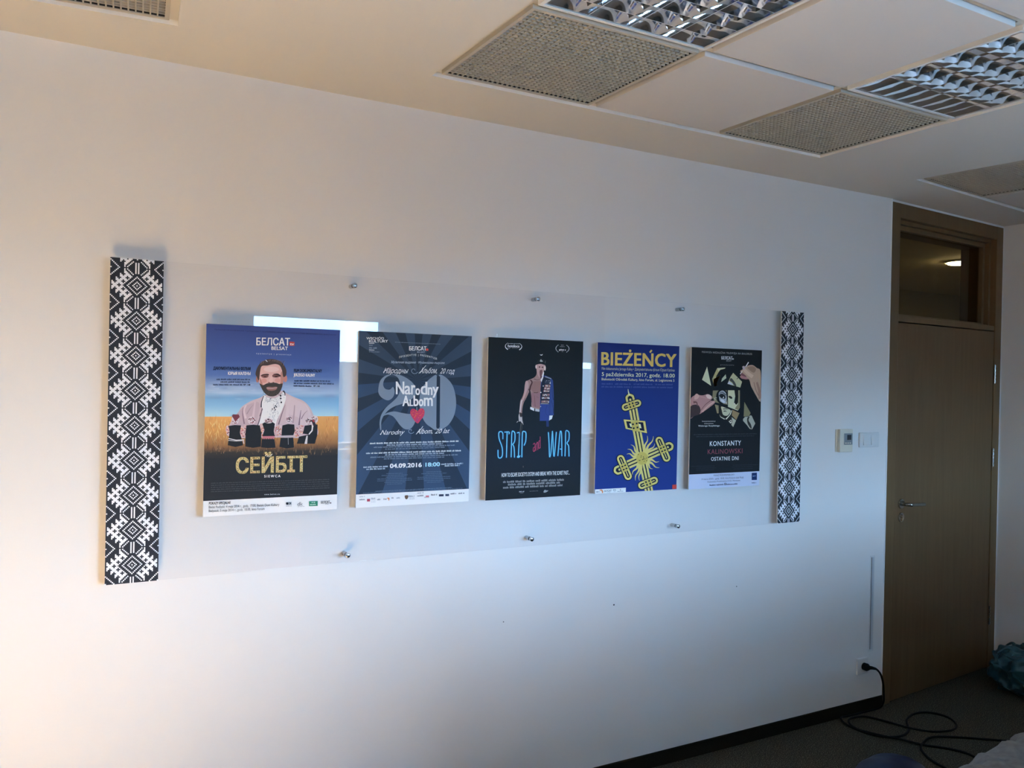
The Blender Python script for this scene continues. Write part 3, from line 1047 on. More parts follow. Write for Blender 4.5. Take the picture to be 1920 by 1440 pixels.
class Art:
    """flat print on the poster face; coordinates are traced in the photograph and laid back onto the face plane"""
    def __init__(s, x0, x1, z0, z1, gain):
        s.r = (x0, x1, z0, z1)
        s.gain = gain
        s.v, s.f, s.c = [], [], []
        s.L = 0
        s.m = lambda p: p
    def ink(s, c):
        return tuple(min(0.86, v * s.gain) for v in lin(c))
    def xz(s, p):
        x, z = on_wall(*s.m(p))
        return min(max(x, s.r[0]), s.r[1]), min(max(z, s.r[2]), s.r[3])
    def raw(s, pts, cols):
        n = len(s.v)
        for (x, z) in pts:
            s.v.append((x, -(s.L + 1) * 0.00005, z))
        s.c.extend(cols)
        s.f.append(tuple(range(n, n + len(pts))))
    def poly(s, pts, c, cols=None):
        s.raw([s.xz(p) for p in pts], [s.ink(q) for q in cols] if cols else [s.ink(c)] * len(pts))
    def curve(s, pts, c, n=5, cols=None):
        s.L += 0.01
        s.poly([(p.x, p.y) for p in smooth_path([(a, b, 0) for a, b in pts], n, True)], c)
    def ell(s, cx, cy, rx, ry, c, rot=0.0, n=20):
        s.L += 0.01
        s.poly([(cx + rx * math.cos(t) * math.cos(rot) - ry * math.sin(t) * math.sin(rot), cy + rx * math.cos(t) * math.sin(rot) + ry * math.sin(t) * math.cos(rot)) for t in [2 * math.pi * i / n for i in range(n)]], c)
    def glow(s, cx, cy, rx, ry, c, rim, n=18):
        pts = [(cx + rx * math.cos(2 * math.pi * i / n), cy + ry * math.sin(2 * math.pi * i / n)) for i in range(n)]
        for i in range(n):
            a, b = pts[i], pts[(i + 1) % n]
            A, B = s.xz(a), s.xz(b)
            s.raw([s.xz((cx, cy)), A, B], [s.ink(c), s.ink(rim(A[1])), s.ink(rim(B[1]))])
    def stroke(s, pts, w, c, smooth=0, closed=False, cap=True):
        P = [(p.x, p.y) for p in smooth_path([(a, b, 0) for a, b in pts], smooth, closed)] if smooth else list(pts)
        if closed:
            P = P + [P[0]]
        N = len(P)
        A, B = [], []
        for i, (x, y) in enumerate(P):
            x0, y0 = P[max(0, i - 1)]
            x1, y1 = P[min(N - 1, i + 1)]
            l = math.hypot(x1 - x0, y1 - y0) or 1e-6
            nx, ny = -(y1 - y0) / l * w / 2, (x1 - x0) / l * w / 2
            A.append((x + nx, y + ny))
            B.append((x - nx, y - ny))
        for i in range(N - 1):
            s.poly([A[i], A[i + 1], B[i + 1], B[i]], c)
        if cap and not closed:
            for (x, y), (nx, ny) in ((P[0], (A[0][0] - P[0][0], A[0][1] - P[0][1])), (P[-1], (P[-1][0] - A[-1][0], P[-1][1] - A[-1][1]))):
                # half disc past the end of the ribbon
                s.poly([(x + nx * math.cos(t) - ny * math.sin(t), y + ny * math.cos(t) + nx * math.sin(t)) for t in [math.pi * k / 6 for k in range(7)]], c)
        s.L += 0.01
    def taper(s, pts, w0, w1, c):
        s.L += 0.01
        P = [(p.x, p.y) for p in smooth_path([(a, b, 0) for a, b in pts], 5)]
        N = len(P)
        lft, rgt = [], []
        for i, (x, y) in enumerate(P):
            x0, y0 = P[max(0, i - 1)]
            x1, y1 = P[min(N - 1, i + 1)]
            l = math.hypot(x1 - x0, y1 - y0) or 1e-6
            w = (w0 + (w1 - w0) * i / (N - 1)) / 2
            lft.append((x - (y1 - y0) / l * w, y + (x1 - x0) / l * w))
            rgt.append((x + (y1 - y0) / l * w, y - (x1 - x0) / l * w))
        for i in range(N - 1):
            s.poly([lft[i], lft[i + 1], rgt[i + 1], rgt[i]], c)
    def text(s, t, p0, p1, h, c, bold=0.0, shear=0.0, space=1.0, arc=0.0, fleck=None):
        vs, fs = glyphs(t, 0.0, shear, space)
        d = bold * h / CAP * 0.8
        xa, xb = min(v[0] for v in vs), max(v[0] for v in vs)
        q = []
        for x, y in vs:
            u = (x - xa) / (xb - xa)
            v = y / CAP
            q.append((p0[0] + (p1[0] - p0[0]) * u + 0.016 * h * v, p0[1] + (p1[1] - p0[1]) * u - h * v - arc * (1 - (2 * u - 1) ** 2)))
        for ex, ey in (((-d, -d * 0.6), (d, -d * 0.6), (-d, d * 0.6), (d, d * 0.6)) if d else ((0, 0),)):
            s.L += 0.04
            for f in fs:
                s.poly([(q[i][0] + ex, q[i][1] + ey) for i in f], c)
        return q, fs
    def letter(s, ch, x0, y0, x1, y1, c, d=0.0):
        vs, fs = glyphs(ch)
        xa, xb, ya, yb = min(v[0] for v in vs), max(v[0] for v in vs), min(v[1] for v in vs), max(v[1] for v in vs)
        q = [(x0 + (x1 - x0) * (x - xa) / (xb - xa), y1 + (y0 - y1) * (y - ya) / (yb - ya)) for x, y in vs]
        for ex, ey in (((-d, -d * 0.5), (d, -d * 0.5), (-d, d * 0.5), (d, d * 0.5)) if d else ((0, 0),)):
            s.L += 0.04
            for f in fs:
                s.poly([(q[i][0] + ex, q[i][1] + ey) for i in f], c)
    def greek(s, p0, p1, h, c, fill=0.66, seed=1):
        """a line of print too small to read: word-like rows of tiny strokes"""
        rnd = random.Random(seed * 77 + int(p0[0] * 3 + p0[1]))
        L = math.hypot(p1[0] - p0[0], p1[1] - p0[1])
        t = 0.0
        while t < L:
            n = rnd.randint(3, 10)
            for k in range(n):
                w = h * rnd.uniform(0.34, 0.60)
                if t + w > L:
                    break
                hh = h * rnd.choice((0.75, 1.0, 1.0, 0.8))
                a, b = t / L, (t + w * fill) / L
                x0, y0 = p0[0] + (p1[0] - p0[0]) * a, p0[1] + (p1[1] - p0[1]) * a
                x1, y1 = p0[0] + (p1[0] - p0[0]) * b, p0[1] + (p1[1] - p0[1]) * b
                s.poly([(x0, y0), (x1, y1), (x1, y1 - hh), (x0, y0 - hh)], c)
                t += w
            t += h * 0.5
    def rect(s, u0, u1, stops):
        """full-face bands: stops are (pixel row measured at the band middle or metres, colour)"""
        for (za, ca), (zb, cb) in zip(stops[:-1], stops[1:]):
            s.raw([(u0, za), (u1, za), (u1, zb), (u0, zb)], [s.ink(ca), s.ink(ca), s.ink(cb), s.ink(cb)])
    def build(s, label, group='film posters on the clear panel'):
        x0, x1, z0, z1 = s.r
        b = bmesh.new()
        w, h = (x1 - x0) / 2, (z1 - z0) / 2
        box(b, -w, w, 0.0, 0.0052, -h, h)
        o = link('poster', b, M_BOARD, loc=((x0 + x1) / 2, FRONT, (z0 + z1) / 2))
        tag(o, label, 'poster', group)
        me = bpy.data.meshes.new('printed_face')
        me.from_pydata([(x - (x0 + x1) / 2, y, z - (z0 + z1) / 2) for x, y, z in s.v], [], s.f)
        at = me.color_attributes.new('ink', 'FLOAT_COLOR', 'POINT')
        flat = []
        for c in s.c:
            flat.extend((*c, 1.0))
        at.data.foreach_set('color', flat)
        me.materials.append(M_PRINT)
        # every face looks out into the room
        bm = bmesh.new()
        bm.from_mesh(me)
        bm.normal_update()
        for f in bm.faces:
            if f.normal.y > 0:
                f.normal_flip()
        bm.to_mesh(me)
        bm.free()
        p = bpy.data.objects.new('printed_face', me)
        C.objects.link(p)
        p.parent = o
        return o

def mixc(a, b, t):
    return tuple(a[i] + (b[i] - a[i]) * t for i in range(3))

def ramp(stops):
    def f(z):
        for (za, ca), (zb, cb) in zip(stops[:-1], stops[1:]):
            if za >= z >= zb:
                return mixc(ca, cb, (za - z) / (za - zb))
        return stops[0][1] if z > stops[0][0] else stops[-1][1]
    return f
# ------------------------------------------------------------------ poster: man over a wheat field
rnd = random.Random(11)
a = Art(0.4735, 0.9140, 1.2095, 1.8285, 1.18)
A1, A2_, FC = crop(360, 580, 6.4), crop(360, 780, 6.4), crop(420, 670, 9.6)
zf = lambda m, p: on_wall(*m(p))[1]
z_hor = zf(A1, (950, 1285))
z_dark = zf(A2_, (950, 425))
z_foot = zf(A2_, (950, 980))
x0, x1, z0, z1 = a.r
sky1 = [(z1, (60, 76, 136)), (zf(A1, (950, 620)), (68, 92, 154)), (zf(A1, (950, 800)), (86, 114, 170)), (zf(A1, (950, 930)), (140, 164, 200)), (zf(A1, (950, 1000)), (158, 184, 210)), (zf(A1, (950, 1060)), (118, 164, 204)), (zf(A1, (950, 1150)), (132, 180, 214)), (z_hor, (172, 208, 228))]
skyf = ramp(sky1)
a.rect(x0, x1, sky1)
a.rect(x0, x1, [(z_hor, (214, 160, 98)), (zf(A2_, (950, 150)), (204, 150, 88)), (zf(A2_, (950, 330)), (150, 108, 70)), (z_dark, (58, 54, 50)), (zf(A2_, (950, 500)), (40, 42, 45)), (z_foot, (38, 40, 44))])
a.rect(x0, x1, [(z_foot, (236, 240, 248)), (z0, (236, 240, 248))])
a.L = 1
a.m = A1
for k in range(46):
    cx, cy = rnd.uniform(180, 1740), rnd.gauss(950, 55)
    a.glow(cx, cy, rnd.uniform(60, 210), rnd.uniform(12, 34), mixc(skyf(a.xz((cx, cy))[1]), rnd.choice(((196, 208, 224), (120, 142, 186), (184, 200, 220))), rnd.uniform(0.25, 0.6)), skyf)
    a.L += 0.04
# wheat
a.m = A2_
for k in range(420):
    x = rnd.uniform(150, 1740)
    y = rnd.uniform(60, 400)
    l = rnd.uniform(30, 95)
    dx = rnd.uniform(-35, 35)
    right = x > 950
    dk = max(0.0, min(1.0, (y - 230) / 200))
    base = rnd.choice(((236, 196, 128), (222, 168, 98), (176, 122, 66), (244, 214, 150), (196, 138, 80)))
    if right:
        base = mixc(base, (188, 112, 66), 0.45)
    c = mixc(base, (52, 46, 42), dk * rnd.uniform(0.5, 1.0))
    a.L += 0.01
    a.poly([(x, y), (x + dx * 0.5 + 3, y - l * 0.5), (x + dx, y - l), (x + dx * 0.5 - 3, y - l * 0.5)], c)
a.L += 1
for k in range(150):
    x = rnd.uniform(150, 1740)
    y = rnd.uniform(380, 470)
    l = rnd.uniform(30, 80)
    dx = rnd.uniform(-25, 25)
    a.L += 0.01
    a.poly([(x - 3, y), (x + 3, y), (x + dx, y - l)], rnd.choice(((126, 98, 72), (96, 76, 60), (150, 120, 90), (62, 54, 48))))
a.L += 1
# man
a.m = FC
a.curve([(250, 1000), (320, 890), (480, 790), (640, 730), (720, 690), (900, 640), (1060, 600), (1120, 645), (1250, 710), (1420, 780), (1530, 880), (1595, 1000), (1640, 1150), (1640, 1430), (860, 1440), (90, 1430), (130, 1150)], (196, 176, 181))
a.L += 1
a.curve([(300, 940), (420, 860), (600, 800), (640, 900), (600, 1100), (560, 1400), (140, 1400), (170, 1120)], (186, 164, 171), 4)
a.curve([(1120, 700), (1300, 760), (1480, 860), (1560, 1000), (1600, 1200), (1380, 1300), (1360, 1100), (1150, 1000)], (202, 184, 189), 4)
for pts, w0, w1, c in (([(340, 900), (335, 1020), (365, 1200)], 6, 28, (138, 116, 126)), ([(690, 880), (655, 1060), (600, 1250)], 8, 26, (112, 96, 104)), ([(1100, 850), (1040, 1020), (980, 1210)], 6, 26, (128, 108, 118)),
                       ([(1385, 950), (1365, 1080), (1350, 1220)], 6, 26, (120, 100, 112)), ([(530, 850), (470, 920), (410, 1020)], 4, 20, (158, 138, 144)), ([(1500, 960), (1440, 1020), (1390, 1110)], 4, 18, (140, 118, 128)),
                       ([(1180, 740), (1150, 900), (1130, 1100)], 40, 60, (204, 186, 190)), ([(1450, 830), (1520, 930), (1540, 1040)], 10, 40, (206, 190, 194)), ([(400, 860), (360, 960), (390, 1100)], 20, 40, (208, 190, 194)), ([(560, 800), (540, 950), (520, 1100)], 20, 46, (202, 182, 188)), ([(1270, 860), (1260, 1000), (1240, 1180)], 16, 30, (170, 148, 156))):
    a.taper(pts, w0, w1, c)
a.L += 1
a.curve([(715, 680), (690, 760), (668, 880), (695, 940), (650, 1120), (615, 1290), (760, 1330), (900, 1290), (960, 1110), (1030, 980), (1085, 840), (1115, 720), (1085, 610), (1000, 690), (880, 740), (770, 715)], (222, 222, 232))
a.L += 1
a.taper([(716, 690), (676, 800), (668, 900)], 10, 22, (40, 40, 50))
a.taper([(690, 930), (640, 1060)], 14, 8, (84, 78, 88))
for k in range(60):
    t = rnd.random()
    x, y = 1060 - 190 * t + rnd.uniform(-45, 45), 640 + 330 * t + rnd.uniform(-30, 30)
    a.taper([(x, y), (x + rnd.uniform(-22, 22), y + rnd.uniform(10, 34))], 7, 3, rnd.choice(((120, 124, 138), (150, 154, 166), (178, 182, 192), (140, 142, 154))))
for k in range(40):
    x, y = rnd.uniform(740, 930), rnd.uniform(715, 800)
    a.taper([(x, y), (x + rnd.uniform(-40, 40), y + rnd.uniform(5, 25))], 6, 3, rnd.choice(((120, 124, 138), (160, 164, 176), (90, 92, 104))))
for k in range(36):
    x, y = rnd.uniform(780, 990), rnd.uniform(960, 1140)
    a.taper([(x, y), (x + rnd.uniform(-14, 20), y + rnd.uniform(10, 46))], 6, 2, rnd.choice(((150, 156, 168), (120, 128, 142), (176, 182, 192))))
for x, y, r in ((1018, 690, 17), (1018, 740, 15), (1030, 810, 15), (905, 910, 13), (940, 890, 11), (920, 945, 11), (925, 870, 10), (870, 930, 10)):
    a.ell(x, y, r, r * 1.1, (38, 40, 52))
a.taper([(1060, 605), (1090, 630), (1098, 690)], 30, 12, (44, 42, 52))
a.L += 1
a.curve([(640, 200), (690, 140), (840, 110), (990, 120), (1040, 220), (1066, 350), (1062, 460), (1010, 600), (950, 680), (860, 702), (760, 672), (690, 570), (640, 470), (618, 350)], (214, 172, 164))
a.ell(602, 392, 28, 62, (176, 120, 108))
a.ell(1102, 382, 34, 66, (188, 128, 116))
a.L += 1
a.curve([(1040, 250), (1066, 350), (1062, 470), (1010, 600), (985, 520), (1020, 430), (1010, 330)], (182, 132, 120))
a.curve([(640, 380), (660, 500), (700, 560), (690, 460), (660, 390)], (178, 126, 116))
a.ell(850, 215, 140, 50, (226, 190, 184))
a.ell(720, 420, 50, 40, (206, 150, 140))
a.ell(965, 415, 55, 42, (208, 152, 142))
a.L += 1
a.curve([(566, 300), (590, 200), (640, 120), (720, 60), (800, 34), (920, 38), (1030, 85), (1092, 160), (1124, 250), (1112, 330), (1066, 350), (1044, 240), (1006, 152), (940, 122), (860, 128), (780, 148), (684, 156), (655, 220), (640, 330), (624, 420), (590, 350)], (72, 60, 57), 3)
a.L += 1
for k in range(26):
    x = 640 + k * 17
    a.taper([(x, 150 - 90 * math.sin(math.pi * (k + 1) / 27) + 10), (x + 16, 95 - 50 * math.sin(math.pi * (k + 2) / 28)), (x + 40, 70 - 20 * math.sin(math.pi * k / 26))], 7, 2, rnd.choice(((104, 90, 84), (50, 40, 38), (124, 112, 106))))
a.stroke([(750, 50), (775, 75)], 14, (206, 206, 214))
a.ell(735, 340, 66, 30, (128, 84, 78))
a.ell(935, 335, 76, 30, (128, 84, 78))
a.L += 1
a.curve([(655, 335), (700, 305), (790, 298), (805, 322), (730, 322)], (70, 46, 44))
a.curve([(880, 305), (960, 292), (1012, 320), (1018, 345), (950, 318)], (70, 46, 44))
a.ell(738, 348, 30, 9, (54, 36, 36))
a.ell(938, 344, 34, 9, (54, 36, 36))
a.curve([(846, 320), (812, 410), (800, 445), (845, 462), (892, 448), (880, 410), (866, 330)], (228, 182, 172))
a.ell(808, 452, 18, 9, (150, 96, 88))
a.ell(886, 452, 18, 9, (150, 96, 88))
a.curve([(640, 470), (700, 500), (770, 470), (850, 458), (930, 458), (1000, 480), (1052, 470), (1035, 560), (985, 650), (900, 700), (800, 694), (720, 630), (668, 540)], (66, 61, 58))
a.L += 1
a.curve([(760, 548), (800, 530), (870, 534), (930, 528), (960, 540), (930, 585), (860, 600), (790, 590)], (146, 104, 98))
a.L += 1
a.taper([(770, 552), (860, 560), (950, 545)], 10, 6, (206, 190, 186))
for k in range(60):
    x, y = rnd.uniform(700, 1010), rnd.uniform(600, 680)
    a.taper([(x, y), (x + rnd.uniform(-8, 8), y + rnd.uniform(10, 26))], 5, 1, rnd.choice(((92, 88, 84), (44, 42, 42), (80, 76, 70))))
# five women seen from behind
a.m = A2_
a.L += 1
for cx, cy, rx, ry in ((425, 165, 22, 55), (598, 190, 26, 66), (640, 185, 28, 76), (850, 190, 26, 62), (1012, 190, 32, 72), (1048, 170, 28, 66), (1252, 190, 30, 66), (1312, 165, 30, 60), (1465, 190, 28, 66), (830, 130, 30, 40)):
    a.ell(cx, cy, rx, ry, (206, 176, 174))
a.L += 1
for cx, cy, rx, ry in ((425, 165, 18, 45), (598, 190, 20, 56), (640, 185, 20, 60), (850, 190, 20, 52), (1012, 190, 26, 60), (1048, 170, 22, 56), (1252, 190, 24, 56), (1312, 165, 24, 50), (1465, 190, 22, 56)):
    for k in range(22):
        x, y = cx + rnd.uniform(-rx, rx), cy + rnd.uniform(-ry, ry)
        a.ell(x, y, rnd.uniform(4, 9), rnd.uniform(3, 7), rnd.choice(((164, 70, 82), (226, 214, 214), (84, 54, 62), (184, 100, 104), (214, 150, 90))), n=7)
BLK = (34, 36, 40)
a.L += 1
for v in ([(440, 118), (510, 108), (588, 112), (574, 200), (592, 262), (612, 350), (520, 372), (428, 350), (440, 262), (450, 190)],
          [(652, 112), (730, 104), (812, 112), (832, 200), (826, 368), (730, 382), (638, 366), (640, 200)],
          [(842, 92), (900, 60), (950, 62), (994, 92), (980, 180), (992, 240), (842, 242), (868, 170)],
          [(838, 268), (986, 268), (1002, 380), (910, 384), (828, 376)],
          [(1084, 112), (1150, 96), (1226, 102), (1232, 180), (1214, 232), (1072, 236), (1076, 170)],
          [(1062, 262), (1214, 258), (1222, 378), (1130, 388), (1048, 370)],
          [(1350, 116), (1432, 104), (1442, 160), (1402, 222), (1328, 212)],
          [(1452, 92), (1506, 104), (1502, 230), (1472, 332), (1256, 332), (1282, 248), (1402, 222), (1446, 160)]):
    a.poly(v, BLK)
a.L += 1
a.stroke([(440, 270), (530, 290), (620, 285)], 9, (220, 220, 222))
a.stroke([(436, 292), (530, 300), (600, 296)], 7, (206, 206, 210))
a.stroke([(612, 285), (622, 330)], 9, (210, 206, 208))
a.poly([(842, 242), (990, 240), (988, 262), (842, 264)], (188, 116, 126))
for k in range(7):
    a.poly([(846 + k * 21, 262), (858 + k * 21, 262), (856 + k * 21, 278), (848 + k * 21, 278)], (206, 132, 140))
a.stroke([(1074, 244), (1100, 256), (1125, 242), (1150, 256), (1175, 242), (1200, 254), (1214, 242)], 6, (176, 178, 180))
a.stroke([(1078, 236), (1210, 232)], 5, (150, 152, 156))
a.stroke([(1152, 260), (1154, 340)], 5, (150, 152, 158))
a.poly([(1372, 236), (1388, 236), (1380, 334), (1348, 334)], (208, 206, 208))
a.poly([(1438, 110), (1456, 116), (1446, 180), (1404, 226), (1398, 214), (1432, 170)], (216, 212, 212))
heads = ((518, 42, 50, 62), (715, 52, 52, 50), (918, 58, 60, 32), (1166, 44, 44, 46), (1400, 62, 50, 48), (1470, 40, 46, 50))
for cx, cy, rx, ry in heads:
    a.ell(cx, cy, rx * 0.9, ry * 0.95, (206, 194, 198))
a.L += 1
for cx, cy, rx, ry in heads:
    for k in range(34):
        t, q = rnd.uniform(0, 6.28), rnd.random() ** 0.5
        a.ell(cx + rx * 0.8 * q * math.cos(t), cy + ry * 0.75 * q * math.sin(t), rnd.uniform(5, 11), rnd.uniform(4, 8), rnd.choice(((128, 62, 70), (60, 48, 54), (216, 208, 210), (140, 96, 100), (84, 62, 68), (176, 160, 164))), n=8)
a.poly([(478, 0), (520, 70), (572, 10), (560, -18), (490, -20)], (116, 58, 66))
a.poly([(1432, 60), (1470, 70), (1500, 130), (1452, 110)], (48, 42, 50))
a.poly([(1440, 48), (1462, 40), (1470, 74), (1450, 76)], (170, 60, 70))
# lettering
a.L += 1
a.m = A1
W = (240, 242, 248)
a.text('ПЕРШАЯ НЕЗАЛЕЖНАЯ ТЭЛЕВІЗІЯ Ў БЕЛАРУСІ | PIERWSZA NIEZALEŻNA TELEWIZJA NA BIAŁORUSI', (272, 250), (1722, 314), 14, (40, 48, 100))
a.text('БЕЛСАТ', (772, 430), (1172, 434), 84, W, bold=0.025)
a.poly([(1168, 388), (1228, 390), (1228, 438), (1166, 436)], (206, 78, 66))
a.text('BELSAT', (952, 486), (1148, 489), 40, W, bold=0.022)
a.text('прэзентуе | prezentuje', (770, 538), (1188, 552), 17, (196, 206, 228), space=1.6)
DK = (18, 26, 52)
a.text('ДАКУМЕНТАЛЬНЫ ФІЛЬМ', (255, 724), (700, 730), 34, DK, bold=0.03)
a.text('ЮРЫЯ КАЛІНЫ', (432, 785), (700, 788), 34, W, bold=0.03)
a.text('FILM DOKUMENTALNY', (1222, 752), (1556, 757), 36, DK, bold=0.03)
a.text('JERZEGO KALINY', (1218, 803), (1474, 808), 34, W, bold=0.03)
for p0, p1 in (((294, 848), (698, 850)), ((340, 880), (696, 882)), ((252, 912), (610, 914)), ((1228, 866), (1672, 870)), ((1220, 896), (1706, 902)), ((1218, 926), (1450, 930))):
    a.greek(p0, p1, 17, (34, 44, 74))
a.text('№ 148', (616, 914), (698, 915), 18, DK, bold=0.03)
a.text('№ 148', (1456, 930), (1530, 931), 18, DK, bold=0.03)
a.L += 1
a.text('tv', (1174, 430), (1222, 431), 30, W, bold=0.03)
a.m = A2_
q, fs = a.text('СЕЙБІТ', (530, 688), (1372, 664), 176, (196, 176, 118), bold=0.035)
a.L += 1
tri = [f for f in fs if len(f) >= 3]
def area(f):
    (ax, ay), (bx, by), (cx, cy) = q[f[0]], q[f[1]], q[f[2]]
    return abs((bx - ax) * (cy - ay) - (cx - ax) * (by - ay)) / 2
ws = [area(f) for f in tri]
for k in range(900):
    f = rnd.choices(tri, ws)[0]
    r1, r2 = rnd.random() ** 0.5, rnd.random()
    P = [q[i] for i in f[:3]]
    x = P[0][0] * (1 - r1) + P[1][0] * r1 * (1 - r2) + P[2][0] * r1 * r2
    y = P[0][1] * (1 - r1) + P[1][1] * r1 * (1 - r2) + P[2][1] * r1 * r2
    a.ell(x, y, rnd.uniform(3, 8), rnd.uniform(2.5, 5), rnd.choice(((110, 92, 56), (232, 216, 158), (166, 138, 84), (70, 60, 42), (214, 150, 110), (222, 208, 160))), rot=rnd.uniform(0, 3), n=6)
for x, y in ((885, 470), (905, 480), (925, 484), (945, 472), (952, 462)):
    a.stroke([(x - 8, y + 6), (x + 8, y - 6)], 8, (214, 210, 190))
a.text('SIEWCA', (866, 736), (1058, 733), 28, (232, 232, 234), bold=0.03, space=1.5)
for k in range(5):
    y = 812 + k * 25
    a.greek((226, y), (1650, y - 46), 12, (74, 76, 80), seed=k)
a.text('www.belsat.eu', (866, 948), (1050, 943), 16, (214, 216, 220), space=1.4)
TX = (40, 44, 54)
a.text('POKAZY SPECJALNE', (202, 1062), (462, 1053), 30, TX, bold=0.022)
a.text('Bielsk Podlaski: 4 maja 2014 r., godz. 17.00, Bielski Dom Kultury', (200, 1108), (1045, 1077), 30, TX)
a.text('Białystok: 5 maja 2014 r., godz. 18.00, kino Forum', (200, 1152), (868, 1126), 30, TX)
a.ell(1140, 1050, 14, 16, (30, 30, 36))
a.text('DK', (1156, 1064), (1194, 1062), 30, (60, 62, 70), bold=0.02)
a.greek((1126, 1084), (1196, 1082), 10, (140, 144, 152))
a.text('dk', (1262, 1078), (1328, 1074), 44, (112, 116, 124))
a.greek((1264, 1090), (1350, 1086), 7, (150, 154, 160))
a.poly([(1402, 1022), (1506, 1018), (1506, 1078), (1402, 1082)], (46, 124, 98))
a.L += 1
a.greek((1432, 1044), (1480, 1042), 14, (190, 220, 206))
a.greek((1414, 1070), (1494, 1066), 14, (190, 220, 206))
a.text('БЕЛСАТ', (1546, 1050), (1650, 1046), 30, (60, 64, 76), bold=0.02)
a.greek((1596, 1060), (1640, 1058), 9, (110, 114, 124))
a.ell(1660, 1042, 10, 8, (120, 110, 116))
a.build('poster of a bearded man standing in a golden wheat field under blue sky')
# ------------------------------------------------------------------ poster: big grey 20 over dark rays
rnd = random.Random(22)
a = Art(0.9820, 1.4225, 1.2095, 1.8290, 1.12)
B1, B2_ = crop(650, 610, 7.68), crop(650, 780, 7.68)
x0, x1, z0, z1 = a.r
zfoot = zf(B2_, (950, 1090))
a.rect(x0, x1, [(z1, (42, 54, 68)), (zfoot, (38, 52, 70))])
a.rect(x0, x1, [(zfoot, (232, 238, 248)), (z0, (232, 238, 248))])
a.L = 1
a.m = B1
cx, cz = a.xz((1020, 790))
def edge_hit(t):
    dx, dz = math.cos(t), math.sin(t)
    k = []
    if dx:
        k.append(((x1 if dx > 0 else x0) - cx) / dx)
    if dz:
        k.append(((z1 if dz > 0 else zfoot) - cz) / dz)
    k = min(v for v in k if v > 0)
    return cx + dx * k, cz + dz * k
corners = sorted(math.atan2(zc - cz, xc - cx) % (2 * math.pi) for xc in (x0, x1) for zc in (zfoot, z1))
NR = 16
for i in range(NR):
    t0 = 2 * math.pi * (i + 0.22) / NR
    t1 = t0 + math.pi / NR * 1.05
    ts = [t0] + [c for c in corners if t0 < c < t1] + [t1]
    low = math.sin((t0 + t1) / 2) < 0
    ci, co = ((44, 60, 80), (54, 76, 104)) if low else ((46, 60, 76), (60, 77, 98))
    pts = [(cx, cz)] + [edge_hit(t) for t in ts]
    a.raw(pts, [a.ink(ci)] + [a.ink(co)] * (len(pts) - 1))
G20 = (122, 138, 156)
a.L += 1
a.curve([(640, 708), (560, 724), (482, 800), (455, 930), (470, 1000), (520, 1052), (600, 1080), (668, 1032), (690, 950), (668, 888), (622, 924), (556, 914), (524, 850), (556, 762)], G20)
a.curve([(640, 708), (760, 714), (870, 764), (960, 840), (1000, 940), (980, 1020), (900, 1084), (800, 1130), (690, 1166), (596, 1226), (526, 1314), (497, 1400), (498, 1500), (484, 1504), (474, 1400), (500, 1284), (570, 1180), (660, 1100), (732, 1026), (766, 940), (770, 840), (742, 762), (694, 722)], G20, 4)
a.curve([(504, 1334), (560, 1272), (680, 1240), (800, 1262), (900, 1276), (980, 1262), (1004, 1300), (992, 1370), (956, 1450), (900, 1496), (830, 1490), (770, 1440), (720, 1372), (668, 1312), (602, 1286), (540, 1300)], G20, 4)
a.curve([(1296, 722), (1220, 752), (1130, 840), (1064, 960), (1050, 1140), (1082, 1300), (1132, 1400), (1204, 1462), (1296, 1494), (1298, 1200), (1298, 900)], G20, 4)
a.curve([(1330, 716), (1440, 760), (1536, 890), (1576, 1100), (1552, 1280), (1484, 1410), (1400, 1480), (1330, 1496), (1332, 1200), (1332, 900)], G20, 4)
a.L += 1
a.poly([(1296, 740), (1320, 722), (1346, 740), (1340, 1470), (1314, 1484), (1290, 1470)], (36, 48, 64))
a.stroke([(1010, 1180), (1010, 1230)], 12, G20)
a.L += 1
W = (232, 238, 246)
for ch, xa_, ya_, xb_, yb_ in (('N', 712, 812, 826, 990), ('a', 838, 872, 918, 994), ('r', 932, 862, 984, 994), ('o', 994, 908, 1052, 1002), ('d', 1068, 816, 1158, 996), ('n', 1172, 894, 1232, 1002), ('y', 1238, 888, 1320, 1040),
                              ('A', 806, 1014, 900, 1160), ('L', 910, 1070, 952, 1160), ('b', 966, 1012, 1030, 1162), ('o', 1042, 1064, 1100, 1164), ('m', 1114, 1044, 1236, 1160)):
    a.letter(ch, xa_, ya_, xb_, yb_, W, 4.5)
a.curve([(1016, 1412), (940, 1322), (914, 1256), (936, 1206), (985, 1208), (1014, 1244), (1046, 1204), (1092, 1196), (1120, 1230), (1112, 1300), (1066, 1362)], (190, 62, 92), 4)
a.L += 1
for k in range(60):
    x, y = rnd.uniform(930, 1110), rnd.uniform(1215, 1330)
    if abs(x - 1016) < (1400 - y) * 0.85 - 20:
        a.ell(x, y, rnd.uniform(5, 12), rnd.uniform(4, 9), rnd.choice(((220, 92, 84), (206, 110, 70), (178, 60, 100), (208, 76, 92))), n=7)
for k in range(24):
    y = rnd.uniform(1320, 1395)
    x = 1016 + rnd.uniform(-1, 1) * (1400 - y) * 0.6
    a.ell(x, y, rnd.uniform(4, 9), rnd.uniform(3, 7), rnd.choice(((150, 62, 122), (168, 66, 116))), n=7)
a.text('Народны', (528, 690), (890, 690), 72, W, shear=0.5)
a.text('Альбом,', (1056, 690), (1300, 690), 76, W, shear=0.5)
a.text('20 год', (1342, 692), (1556, 700), 74, W, shear=0.5)
def swirl(cx, cy, r, c, w):
    a.stroke([(cx + (r - r * 0.14 * t) * math.cos(t + 0.4) * 1.1, cy + (r - r * 0.14 * t) * math.sin(t + 0.4)) for t in [i * 0.35 for i in range(18)]], w, c, cap=False)
